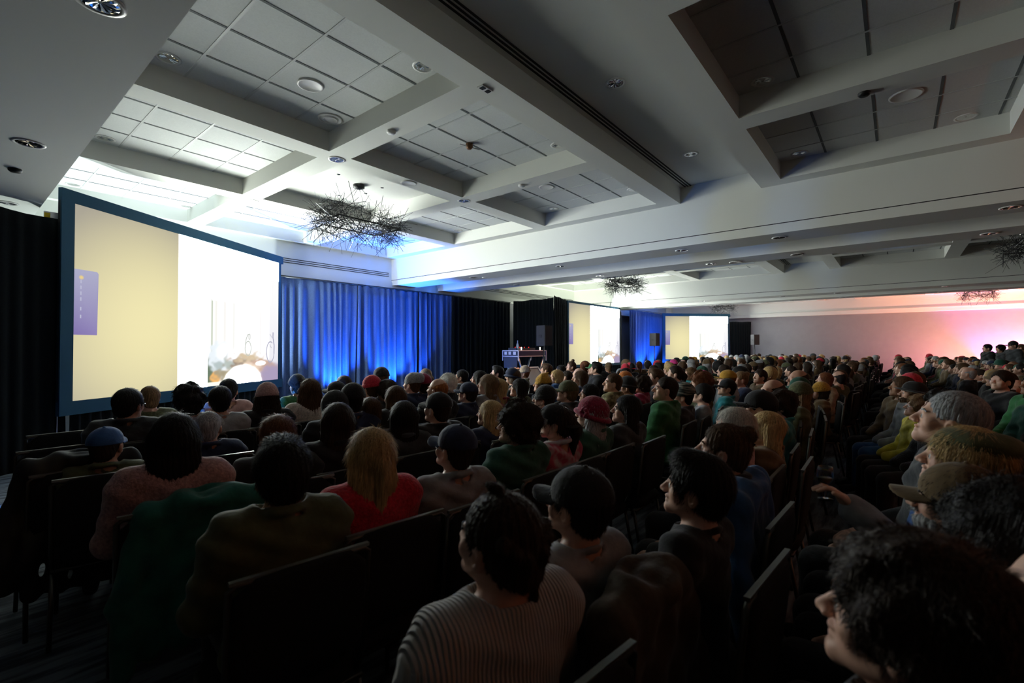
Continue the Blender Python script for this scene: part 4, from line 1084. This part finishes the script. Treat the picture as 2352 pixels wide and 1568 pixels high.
PEOPLE = [
 (293, 890, 4, None, 45, dict(hair=('short', 'black'), top=('jacket', 'charcoal'), glasses='black', pitch=0), 'person with short dark hair and glasses in profile before the lower left screen edge'),
 (435, 882, 4, None, 0, dict(hair=('curly', 'black'), top=('sweater', 'pale grey')), 'person with bushy dark hair and pale top before the near screen'),
 (505, 885, 4, None, 0, dict(hair=('short', 'black'), top=('tee', 'pale grey')), 'person with cropped round dark hair and light grey top, before the near screen'),
 (525, 868, 5, None, 30, dict(hair=('short', 'black'), top=('shirt', 'dusty pink')), 'front row person in a pale pink shirt before the near screen'),
 (612, 878, 4, None, 0, dict(hair=('longwavy', 'dark brown'), top=('jacket', 'black'), hat=('beanie', 'dusty pink')), 'person in a pale pink beanie over long hair at the screen corner'),
 (710, 868, 4, None, 0, dict(hair=('longwavy', 'brown'), top=('sweater', 'cream')), 'person with long wavy brown hair and cream sweater right of the near screen'),
 (770, 870, 4, None, -30, dict(hair=('short', 'black'), top=('jacket', 'black'), hat=('cap', 'black')), 'person in a dark peaked cap before the left blue curtain folds'),
 (765, 893, 3, None, 0, dict(hair=None, top=('hoodie', 'black'), hat=('hoodup', 'black')), 'person with a black hood pulled up, behind the dark peaked cap'),
 (806, 880, 3, None, -15, dict(hair=('crop', 'black'), top=('jacket', 'navy'), hat=('beanie', 'black')), 'person in a dark navy beanie right of the black hood'),
 (850, 862, 4, None, -15, dict(hair=('short', 'brown'), top=('jacket', 'grey'), hat=('beanie', 'red')), 'person in a bright red beanie and grey jacket before the blue curtain'),
 (885, 872, 4, 1.25, -15, dict(hair=('messy', 'dark brown'), top=('jacket', 'black')), 'person with short tousled dark hair right of the red beanie'),
 (905, 884, 3, None, 0, dict(hair=('long', 'brown'), top=('puffer', 'black')), 'person with long brown hair below the tousled dark head'),
 (945, 855, 4, 1.30, -40, dict(hair=('crop', 'brown'), top=('jacket', 'navy'), hat=('slouch', 'grey')), 'person in a slouchy grey beanie facing left before the blue curtain'),
 (968, 858, 4, None, 0, dict(hair=('short', 'dark brown'), top=('jacket', 'navy'), hat=('beanie', 'maroon')), 'person in a maroon beanie behind the slouchy grey one'),
 (1003, 866, 3, None, -40, dict(hair=('bald', 'ginger'), top=('jacket', 'black')), 'bald person with ginger hair, profile left, before the blue curtain'),
 (1025, 858, 4, 1.28, 0, dict(hair=('messy', 'white'), top=('jacket', 'black')), 'person with short white blond hair behind the bald ginger person'),
 (1058, 848, 5, None, -15, dict(hair=('short', 'black'), top=('jacket', 'charcoal')), 'person with dark hair in front of the darkening right end of the curtain'),
 (1072, 872, 3, None, -40, dict(hair=('short', 'dark brown'), top=('jacket', 'navy'), hat=('cap', 'navy'), glasses='black'), 'person in a navy cap and glasses facing left, centre of the crowd'),
 (1098, 850, 4, None, -40, dict(hair=('long', 'black'), top=('jacket', 'charcoal'), pose='chin'), 'person with long black hair and a hand at the chin'),
 (1118, 858, 3, None, -45, dict(hair=('long', 'light brown'), top=('jacket', 'grey')), 'person with light brown hair in profile beside the hand-on-chin person'),
 (1141, 868, 3, None, -15, dict(hair=('long', 'blond'), top=('jacket', 'maroon')), 'person with long pale blond hair and maroon jacket, centre of the crowd'),
 (1140, 840, 5, None, -45, dict(hair=('swept', 'black'), top=('jacket', 'navy')), 'person with short swept dark hair in profile left of the case stand'),
 (1003, 893, 2, None, -30, dict(hair=('crop', 'dark brown'), top=('jacket', 'black'), hat=('cap', 'black')), 'person in a black cap with visible ear, mid left of centre'),
 (1122, 917, 2, 1.19, -30, dict(hair=('long', 'blond'), top=('jacket', 'navy')), 'person with straight golden blond hair and navy top, centre'),
 (245, 970, 3, None, 30, dict(hair=('crop', 'dark brown'), top=('shirt', 'olive'), hat=('cap', 'blue'), skin=1), 'person in a dusty blue cap and olive shirt at the left chairs'),
 (400, 945, 2, None, 0, dict(hair=('vlong', 'black'), top=('sweater', 'dusty pink')), 'person with very long dark hair and pinkish sweater, chair with green coat'),
 (478, 940, 3, None, 15, dict(hair=('crop', 'grey'), top=('jacket', 'navy')), 'person with close-cropped grey hair and navy top at left'),
 (636, 950, 2, None, 0, dict(hair=('bob', 'reddish brown'), top=('jacket', 'black')), 'person with a round reddish brown bob'),
 (645, 1005, 1, 1.27, 0, dict(hair=('swept', 'black'), top=('jacket', 'olive'), skin=1), 'person with short dark hair and collared olive jacket, left foreground'),
 (772, 922, 2, None, 0, dict(hair=('vlong', 'dark brown'), top=('jacket', 'black')), 'person with very long dark brown hair and black top, left of centre'),
 (848, 910, 3, None, 0, dict(hair=('long', 'brown'), top=('jacket', 'charcoal')), 'person with shoulder-length brown hair and charcoal top, left of centre'),
 (923, 918, 2, None, 0, dict(hair=('vlong', 'black'), top=('jacket', 'charcoal')), 'person with long black hair right of the very long dark brown hair'),
 (848, 978, 1, 1.25, 0, dict(hair=('halfup', 'blond'), top=('sweater', 'red')), 'person with half-up long blond hair and red sweater'),
 (1040, 962, 1, 1.25, -30, dict(hair=('crop', 'dark brown'), top=('shirt', 'grey'), hat=('cap', 'navy'), glasses='white', pitch=12), 'person in a navy cap, white glasses temple and grey shirt'),
 (1185, 925, 1, 1.27, -45, dict(hair=('curly', 'dark brown'), top=('jacket', 'dark green')), 'person with big curly dark hair and dark green jacket, turned left'),
 (1275, 920, 1, 1.25, -45, dict(hair=('pony', 'dark brown'), top=('shirt', 'dusty pink'), hat=('cap', 'black'), hatback=True, topmat=M_tie), 'person in a backwards black cap and pink grey tie-dye shirt'),
 (1355, 905, 1, None, -15, dict(hair=('longwavy', 'grey'), top=('jacket', 'dark green'), hat=('cloche', 'maroon')), 'person in a maroon cloche hat with long curly greying hair'),
 (1435, 905, 1, 1.24, -45, dict(hair=('long', 'black'), top=('jacket', 'charcoal')), 'person with long dark hair and clear pale profile right of the maroon cloche'),
 (1525, 862, 1, None, -45, dict(hair=('crop', 'dark brown'), top=('jacket', 'green')), 'person with receding cropped hair and green jacket, tall profile'),
 (1140, 1105, 0, 1.285, -15, dict(hair=('updo', 'dark brown'), top=('sweater', 'cream'), topmat=M_rib, lod=0), 'person with braided dark updo and cream ribbed sweater, centre foreground'),
 (1320, 1052, 0, 1.235, -30, dict(hair=('short', 'black'), top=('tee', 'grey'), hat=('cap', 'black'), skin=1, lod=0), 'person in a black cap and grey t-shirt right of the ribbed sweater'),
 (1590, 1038, None, 1.235, -30, dict(hair=('swept', 'black'), top=('tee', 'black'), slim=.88, lod=0), 'slim young person with swept black hair and black t-shirt'),
 (1655, 960, None, 1.28, -30, dict(hair=('bun', 'brown'), top=('jacket', 'black'), lod=0), 'person with brown hair in a bun above the blue jacket'),
 (1678, 933, None, 1.25, -45, dict(hair=('bob', 'white'), top=('sweater', 'dusty pink')), 'person with pale blond hair and pink sweater behind the bun'),
 (1752, 942, None, 1.20, -15, dict(hair=('vlong', 'blond'), top=('jacket', 'brown')), 'person with long golden hair right of the bun'),
 (1737, 888, 0, None, -30, dict(hair=('short', 'black'), top=('jacket', 'black'), hat=('cap', 'black'), glasses='white'), 'person in a black cap and pale glasses looking left, right of centre'),
 (1787, 895, 0, None, -15, dict(hair=('messy', 'dark brown'), top=('jacket', 'teal')), 'person with dark hair and teal collar right of the black cap'),
 (2165, 890, -1, None, 0, dict(hair=('crop', 'grey'), top=('jacket', 'charcoal'), pitch=14, lod=0), 'old tall person with short grey hair in profile at right'),
 (2195, 960, -1, 1.33, 0, dict(hair=('bob', 'blond'), top=('scarf', 'blue'), hat=('beret', 'olive'), pitch=10, lod=0), 'person with blond hair, olive beret and blue scarf at right'),
 (2190, 1045, None, 1.265, 0, dict(hair=('short', 'dark brown'), top=('jacket', 'grey'), hat=('cap', 'brown'), glasses='black', beard='grey', pose='hold', pitch=4, lod=0), 'bearded person in a brown cap and glasses with outstretched arm'),
 (2290, 1105, None, 1.30, 0, dict(hair=('afro', 'black'), top=('jacket', 'black'), pitch=12, lod=0, skin=1), 'person with a mass of black curls behind the close brown cap'),
 (2060, 1225, None, 1.30, 0, dict(hair=('messy', 'dark brown'), top=('sweater', 'black'), pitch=8, lod=0), 'blurred close person in profile with tousled brown hair, bottom right'),
 (2440, 1230, None, 1.26, 0, dict(hair=('bald', 'dark brown'), top=('jacket', 'charcoal'), pitch=8, lod=0), 'person with a high bare forehead at the right picture edge, foreground'),
 (2103, 905, -1, 1.20, 0, dict(hair=('messy', 'light brown'), top=('jacket', 'yellow'), glasses='white', pitch=14), 'person in a vivid yellow jacket left of the old grey-haired person'),
 (2090, 872, None, 1.27, 0, dict(hair=('short', 'brown'), top=('scarf', 'grey'), hat=('fedora', 'black'), beard='brown', pants='blue', pitch=12), 'person in a black brimmed hat, scarf and blue jeans at right'),
 (1405, 855, 2, None, -45, dict(hair=('crop', 'brown'), top=('jacket', 'olive'), topmat=M_camo), 'person with cropped light brown hair in a camouflage jacket'),
 (1470, 862, 2, None, -45, dict(hair=('curly', 'dark brown'), top=('jacket', 'maroon')), 'person with dark curls and maroon jacket right of the camouflage jacket'),
 (1432, 848, 3, 1.29, -30, dict(hair=('short', 'dark brown'), top=('jacket', 'charcoal'), hat=('cap', 'orange')), 'person in an orange cap beyond the camouflage jacket'),
 (1565, 878, None, 1.24, -15, dict(hair=('crop', 'black'), top=('jacket', 'charcoal'), hat=('beanie', 'dark green'), hatmat=M_stripe), 'person in a dark striped beanie right of the green jacket'),
 (1610, 850, 2, 1.22, -30, dict(hair=('bob', 'dark brown'), top=('jacket', 'black'), hat=('beanie', 'pink')), 'person in a hot pink beanie'),
 (1583, 843, 2, None, -45, dict(hair=('longwavy', 'light brown'), top=('scarf', 'teal')), 'person with wavy light brown hair and bright teal scarf'),
 (1665, 865, 1, 1.24, -45, dict(hair=('short', 'black'), top=('jacket', 'teal'), hat=('cap', 'black'), glasses='white', pitch=12), 'person in a black cap and mirrored glasses below the brown cap'),
 (1727, 828, 2, 1.30, -45, dict(hair=('short', 'dark brown'), top=('jacket', 'navy'), hat=('cap', 'brown'), beard='brown'), 'bearded person in a brown cap, right of the pink beanie'),
 (1300, 868, 2, None, -30, dict(hair=('short', 'light brown'), top=('jacket', 'charcoal'), hat=('cap', 'olive')), 'person in an olive cap, brim to the left, centre'),
 (1243, 858, 3, None, -15, dict(hair=('long', 'dark brown'), top=('jacket', 'black'), hat=('peak', 'mustard')), 'person in a pointed mustard beanie below the case stand'),
 (1330, 850, 3, None, -15, dict(hair=('long', 'brown'), top=('jacket', 'navy')), 'person with a smooth long brown head of hair under the middle screen'),
 (1247, 884, 2, None, -30, dict(hair=('crop', 'dark brown'), top=('jacket', 'grey'), hat=('beanie', 'black')), 'person in a black beanie below the pointed mustard one'),
 (1190, 868, 3, 1.24, -15, dict(hair=('long', 'black'), top=('jacket', 'olive')), 'person with long black hair and olive jacket left of the mustard beanie'),
 (1350, 880, 2, None, -45, dict(hair=('bob', 'black'), top=('jacket', 'black')), 'person with a black bob above the maroon cloche'),
 (1310, 828, 5, 1.32, -45, dict(hair=('topbun', 'brown'), top=('jacket', 'navy')), 'person with brown hair up, profile against the yellow part of the middle screen'),
 (1360, 833, 4, 1.29, -30, dict(hair=('short', 'dark brown'), top=('jacket', 'charcoal'), hat=('fedora', 'green')), 'person in a bright green brimmed hat under the middle screen'),
 (1830, 876, 0, None, -30, dict(hair=('long', 'light brown'), top=('jacket', 'olive'), hat=('beanie', 'olive')), 'person with a green-tinted head of long hair, right of centre'),
 (1880, 876, 0, None, -15, dict(hair=('bob', 'dark brown'), top=('jacket', 'brown'), hat=('beanie', 'mustard')), 'person in a round mustard beanie right of centre'),
 (1925, 845, 0, 1.27, -30, dict(hair=('vlong', 'brown'), top=('jacket', 'black'), hat=('visor', 'grey')), 'person with very long brown hair and a pale headband, right of centre'),
 (1276, 848, 5, 1.25, -45, dict(hair=('bob', 'blond'), top=('jacket', 'blue')), 'person with a pale blond bob before the speaker pole'),
 (1447, 830, 5, 1.28, -45, dict(hair=('short', 'black'), top=('jacket', 'charcoal'), hat=('cap', 'red'), hatback=True), 'person in a red cap turned backwards, before the far blue curtain'),
 (1545, 825, 5, 1.30, -15, dict(hair=('short', 'brown'), top=('jacket', 'black'), hat=('beanie', 'pink')), 'person in a bright pink pom beanie under the far screen, distant'),
 (1585, 832, 4, 1.27, -45, dict(hair=('crop', 'grey'), top=('jacket', 'navy')), 'person with pale cropped hair and navy jacket left of the teal scarf'),
 (1562, 845, 3, 1.24, -45, dict(hair=('short', 'dark brown'), top=('jacket', 'charcoal')), 'person with short dark hair and ear in profile, left of the teal scarf'),
 (1512, 833, 4, 1.28, -45, dict(hair=('swept', 'black'), top=('jacket', 'black'), glasses='black'), 'person with black hair and glasses in profile before the far curtain'),
]
rng = random.Random(5); taken = []; near_people = []
for (u, v, k, t, hy, kw, label) in PEOPLE:
    if k is not None and t is None: x, y, t = to_row(u, v, k)
    elif k is not None: x, y = unproject(u, v, t); x2, y2, _ = to_row(u, v, k); y = .6 * y + .4 * y2 if abs(y - y2) < .6 else y; x, y, t = (lambda f: (x, y, t))(0) if True else 0; 
    if k is not None:
        d = FW * FPX + RT * (u - CX) - UP * (v - CY); f = y / d.y; x = d.x * f; t = EYE + d.z * f
    else: x, y = unproject(u, v, t)
    dep = Vector((x, y, t - EYE)).dot(FW)
    kw = dict(kw); kw.setdefault('lod', 0 if dep < 2.9 else (1 if dep < 8 else 2))
    hatx = .03 if kw.get('hat') else (.045 if kw.get('hair') and kw['hair'][0] in ('afro',) else .02 if kw.get('hair') and kw['hair'][0] in ('curly', 'updo', 'bun', 'messy') else .008)
    yaw = look(x, y) * (.8 if hy > -35 else .6)
    if dep < 2.9 and kw['lod'] == 0 and 'hy' not in kw: pass
    person(x, y, yaw + rng.uniform(-3, 3), t - hatx, hy=hy * .5 if abs(hy) > 20 else hy, label=label, group=None, dep_face=dep < 6.5, **kw)
    taken.append((x, y)); near_people.append((x, y, yaw, dep, label))

# chairs of the people just placed
for (x, y, yaw, dep, label) in near_people:
    if 'standing' in label: continue
    short_ = label.replace('person with ', '').replace('person in ', '').replace('person ', '')
    wds = ('chair under the one with ' + short_).split()[:14]
    while wds[-1].strip(',') in ('and', 'the', 'a', 'of', 'with', 'at', 'in', 'under', 'before', 'beside', 'behind', 'right', 'left', 'to', 'an', 'very'): wds = wds[:-1]
    chair(x, y - .02, yaw * .6, dep < 5, ' '.join(wds).rstrip(','), 'banquet chairs in use')
# empty chairs whose backs show
for (u, v, z, l) in ((147, 992, .9, 'empty banquet chair at the left drape, farther of two'), (140, 1026, .9, 'empty banquet chair at the left drape, nearer of two'),
        (325, 1011, .9, 'empty banquet chair between the blue cap and the very long dark hair'), (715, 965, .9, 'empty banquet chair behind the cream sweater'),
        (190, 1075, .9, 'banquet chair at left carrying the dark coat')):
    x, y = unproject(u, v, z); chair(x, y + .22, 0, True, l, 'banquet chairs in view')

# ------------------------------------------------------------------ coats hung over chair backs
def coat(x, y, yaw, m, label, w=.5, h=.62, seed=0, lean=6, sleeves=True, zt=.97):
    R = random.Random(seed); f = Field(axis(-.42, .42, .011), axis(-.16, .16, .011), axis(zt - h - .25, zt + .06, .011))
    wob = R.uniform(0, 6)
    for i in range(5):
        xx = (i - 2) * w * .19; f.cap((xx, 0, zt - .07), (xx * 1.12, -.02 - .015 * math.sin(i * 2 + wob), zt - h), .062, .045, .05, sc=(1, .8, 1))
    f.cap((-w * .40, .0, zt - .05), (w * .40, .0, zt - .04), .06, .055, .05)
    f.torus((0, .0, zt - .01), .09, .028, .03, sy=.8, tilt=.2)
    if sleeves:
        f.cap((-w * .46, .0, zt - .08), (-w * .60, -.02, zt - .40), .055, .05, .03); f.cap((-w * .60, -.02, zt - .40), (-w * .58, -.03, zt - .66), .05, .042, .03)
        f.cap((w * .46, .0, zt - .08), (w * .58, -.02, zt - .38), .055, .05, .03); f.cap((w * .58, -.02, zt - .38), (w * .55, -.03, zt - .60), .05, .042, .03)
    X = f.ax[0][:, None, None]; Y = f.ax[1][None, :, None]; Z = f.ax[2][None, None, :]
    f.D = (f.D + .008 * np.sin(34 * X + 5 * np.sin(6 * Z + wob)) * np.sin(9 * Z + wob) + .005 * np.sin(52 * X + 11 * Z)).astype(np.float32)
    me = f.mesh('coat'); me.materials.clear(); o = new_obj('coat', me, None, m); o.location = (x, y, 0); o.rotation_euler = (math.radians(-lean * .5), 0, -math.radians(yaw)); tag(o, label, 'coat'); return o
def at_chair(px, py, pz=.9):
    x, y = unproject(px, py, pz); return x, y
cx_, cy_ = at_chair(430, 1160); coat(.80, 2.425, 8, cloth((.015, .13, .10)), 'green coat hung over a chair below the very long dark hair', .50, .60, 2, zt=.93)
x, y = at_chair(1720, 1150); coat(2.28, .47, -2, cloth((.02, .075, .19)), 'blue jacket hung over a chair right of the black t-shirt', .5, .70, 3, zt=1.02)
coat(1.33, .53, 4, cloth((.05, .035, .02)), 'dark brown coat hung over the chair of the black cap and grey t-shirt', .46, .62, 6, zt=.93)
x, y = at_chair(190, 1075); coat(x, y + .02, 5, mixmat('coat_lining', (.008, .008, .01), (.07, .065, .05), 3.2, (1.5, 1, .6), .58), 'black coat with pale lining over the chair at far left', .50, .72, 4, zt=.97)

# ------------------------------------------------------------------ wine glass in the outstretched hand
bpy.context.view_layer.update()
holder = next(o for o in bpy.data.objects if 'outstretched' in str(o.get('label', '')) and o.get('category') == 'person')
hp = holder.matrix_world @ Vector((.155, .385, 1.10)); gx, gy = hp.x, hp.y
M_glass = mat('clear_glass', (.9, .95, .95), .03, trans=1.0, spec=.5)
e = empty('wine_glass', (gx, gy, hp.z - .055)); e.scale = (.85, .85, .85); tag(e, 'stemmed glass with a little golden wine held out above the dark laps', 'glass')
b = MB(); b.lathe([(.002, .002), (.032, .0), (.032, .003), (.006, .008), (.004, .02), (.004, .06), (.012, .068), (.028, .085), (.034, .105), (.033, .13), (.028, .150), (.0268, .150), (.0315, .13), (.0325, .105), (.0265, .087), (.010, .071), (.002, .070)], seg=28)
b.build('bowl', M_glass, e)
b = MB(); b.lathe([(.002, .0715), (.009, .072), (.024, .086), (.0295, .097), (.002, .097)], seg=24); b.build('wine', mat('white_wine', (.95, .70, .06), .1, trans=.25), e)

# ------------------------------------------------------------------ the rest of the crowd
ZONES = [(0, 6, 'left of the equipment stand'), (6, 10, 'near the equipment stand'), (10, 14, 'beyond the equipment stand'), (14, 18, 'before the middle screen'), (18, 22, 'beyond the middle screen'), (22, 40, 'near the far screen')]
ROWN = {5: 'front row', 4: 'second row', 3: 'third row', 2: 'fourth row', 1: 'fifth row', 0: 'sixth row', -1: 'seventh row', -2: 'eighth row', -3: 'ninth row', -4: 'tenth row', -5: 'eleventh row'}
HT = [('short', 'short'), ('crop', 'cropped'), ('swept', 'swept'), ('long', 'long'), ('longwavy', 'long wavy'), ('bob', 'bobbed'), ('curly', 'curly'), ('messy', 'tousled'), ('bun', 'bunned'), ('pony', 'ponytailed'), ('bald', 'thinning')]
HCW = ['black', 'black', 'dark brown', 'dark brown', 'dark brown', 'brown', 'brown', 'light brown', 'blond', 'grey', 'reddish brown', 'brown']
TT = [('jacket', 'jacket'), ('sweater', 'sweater'), ('hoodie', 'hoodie'), ('tee', 't-shirt'), ('shirt', 'shirt'), ('puffer', 'padded jacket')]
TC = ['black', 'black', 'navy', 'charcoal', 'olive', 'grey', 'maroon', 'brown', 'dark green', 'charcoal', 'black', 'navy', 'olive', 'green', 'tan', 'brown', 'black', 'purple']
HATS = [('beanie', 'beanie'), ('cap', 'cap'), ('cap', 'cap'), ('bucket', 'bucket hat'), ('fedora', 'brimmed hat'), ('beanie', 'beanie')]
HATC = ['black', 'black', 'navy', 'charcoal', 'grey', 'olive', 'maroon', 'brown', 'brown', 'tan', 'dark green', 'mustard', 'red']
seats = []
for k in range(-5, 6):
    y = .8 + .955 * k; j = 0; x = .62 + .21 * (k % 2)
    while x < 27.5:
        x += .50
        d = Vector((x, y, -.33)); dep = d.dot(FW)
        if dep < 1.5: continue
        u = CX + FPX * d.dot(RT) / dep
        if u > 2420 or u < 150: continue
        if any(abs(x - a) < .36 and abs(y - b_) < .48 for a, b_ in taken): continue
        if dep < 3.6 and not (u > 1750 and y > 0): continue
        if rng.random() < (.14 if x < 22 else .30): continue
        seats.append((dep, x + rng.uniform(-.05, .05), y + rng.uniform(-.12, .16), k, u))
seats.sort()
ROOM = 300 - len(PEOPLE) - 5
used = set(); rest = []
def describe(dep, x, y, k):
    z = next(n for a, b_, n in ZONES if a <= x < b_)
    for _ in range(400):
        h = rng.choice(HT); hc = rng.choice(HCW); t = rng.choice(TT); tcol = rng.choice(TC)
        if h[0] == 'bald' and hc == 'blond': continue
        hat = (rng.choice(HATS), rng.choice(HATC)) if rng.random() < .24 else None
        if hat: l = 'person in a %s %s and %s %s, %s, %s' % (hat[1], hat[0][1], tcol, t[1], ROWN[k], z)
        else: l = 'person with %s %s hair and %s %s, %s, %s' % (h[1], hc, tcol, t[1], ROWN[k], z)
        if l not in used and len(l.split()) <= 16: break
    used.add(l); return h, hc, t, tcol, hat, l
for i, (dep, x, y, k, u) in enumerate(seats):
    zt = rng.gauss(1.265, .035); zt = min(max(zt, 1.19), 1.34)
    yaw = look(x, y) * rng.uniform(.5, .9) - (14 if u > 1500 else 6) + rng.uniform(-6, 6)
    if i < ROOM:
        h, hc, t, tcol, hat, l = describe(dep, x, y, k)
        hh = ('crop' if hat and h[0] in ('curly', 'bun', 'messy', 'swept', 'short') else h[0], hc)
        person(x, y, yaw, zt, hy=rng.choice((-15, 0, 0, 15)), pitch=8, hair=hh, top=(t[0], tcol), hat=(hat[0][0], hat[1]) if hat else None,
               hatback=bool(hat) and rng.random() < .2, skin=rng.choice((0, 0, 0, 1, 2, 2, 3)), lod=1 if dep < 6 else 2, label=l, group='seated audience', pose='lap')
        chair(x, y - .02, yaw * .3, False, 'dark banquet chair mostly hidden under a seated member of the crowd', 'chairs hidden in the crowd')
    else: rest.append((x, y, yaw, zt))
# everyone farther back: one mass
def crowd_mass(rest):
    Rg = random.Random(9); protos = {}
    mats = [SKIN[0], hairm(HAIRC['dark brown']), hairm(HAIRC['brown']), hairm(HAIRC['blond']), hairm(HAIRC['grey'])] + [cloth(CLOTHC[c]) for c in ('black', 'navy', 'charcoal', 'olive', 'grey', 'maroon', 'tan')] + [knit(CLOTHC['red']), M_seat]
    VV = []; FF = []; MI = []; n = 0
    def arr(me):
        if me.name not in protos:
            v = np.zeros(len(me.vertices) * 3); me.vertices.foreach_get('co', v)
            f = np.array([tuple(p.vertices) if len(p.vertices) == 4 else (tuple(p.vertices) + (p.vertices[-1],))[:4] for p in me.polygons if len(p.vertices) == 4]); protos[me.name] = (v.reshape(-1, 3), f)
        return protos[me.name]
    chair_parts(); T = np.array(head_matrix(0, 8))
    for (x, y, yaw, zt) in rest:
        s = zt / 1.275; a = -math.radians(yaw); ca, sa = math.cos(a), math.sin(a)
        hat = Rg.random() < .25
        items = [(body_mesh(0, 8, 'lap', 2), None, 0), (top_mesh(Rg.choice(('jacket', 'sweater')), 'lap', 2), None, Rg.randint(5, 11)), (pants_mesh(2), None, 5), (hair_mesh(Rg.choice(('short', 'long', 'bob', 'crop')), 2), T, Rg.randint(1, 4)), (_cm['all'], None, 13)]
        if hat: items.append((hat_mesh(Rg.choice(('beanie', 'cap')), 2), T, Rg.choice((5, 6, 7, 12))))
        for me, TM, mi in items:
            v, f = arr(me)
            if TM is not None: v = v @ TM[:3, :3].T + TM[:3, 3]
            v = v * s; w_ = np.stack([v[:, 0] * ca - v[:, 1] * sa + x, v[:, 0] * sa + v[:, 1] * ca + y, v[:, 2]], 1)
            VV.append(w_); FF.append(f + n); MI.append(np.full(len(f), mi)); n += len(v)
    if not VV: return
    V = np.concatenate(VV); Fq = np.concatenate(FF); mi = np.concatenate(MI)
    me = bpy.data.meshes.new('seated_crowd'); me.vertices.add(len(V)); me.vertices.foreach_set('co', V.astype(np.float32).ravel())
    me.loops.add(len(Fq) * 4); me.loops.foreach_set('vertex_index', Fq.astype(np.int32).ravel()); me.polygons.add(len(Fq))
    me.polygons.foreach_set('loop_start', np.arange(len(Fq), dtype=np.int32) * 4); me.polygons.foreach_set('loop_total', np.full(len(Fq), 4, np.int32))
    me.polygons.foreach_set('use_smooth', np.ones(len(Fq), bool)); me.polygons.foreach_set('material_index', mi.astype(np.int32)); me.update(calc_edges=True)
    o = new_obj('seated_crowd', me, None, mats); tag(o, 'mass of tiny seated people in the farthest seats near the far wall', 'crowd', kind='stuff')
crowd_mass(rest)
# people standing at the far right
for (u, v, d_, yaw, hair, top, hat, l) in (
        (2267, 790, 15, -20, ('short', 'black'), ('jacket', 'black'), None, 'standing person with short black hair, leftmost of the dark figures before the pink wall'),
        (2297, 793, 15.5, -30, ('messy', 'black'), ('hoodie', 'charcoal'), None, 'standing person with tousled hair in front of the magenta glow'),
        (2326, 783, 14.5, -30, ('crop', 'black'), ('jacket', 'charcoal'), ('cap', 'black'), 'standing person in a dark cap right of the magenta glow'),
        (2344, 790, 17, 0, ('short', 'brown'), ('jacket', 'brown'), None, 'standing person lit orange at the right picture edge')):
    P = F0 * d_ + RT * ((u - CX) * d_ / FPX); zt = EYE - (v - HY) * d_ / FPX
    person(P.x, P.y, yaw, zt, hy=0, pitch=0, pose='stand', hair=hair, top=top, hat=hat, lod=1, label=l, group=None)
print('people', len(PEOPLE), 'seats', len(seats), 'rest', len(rest))
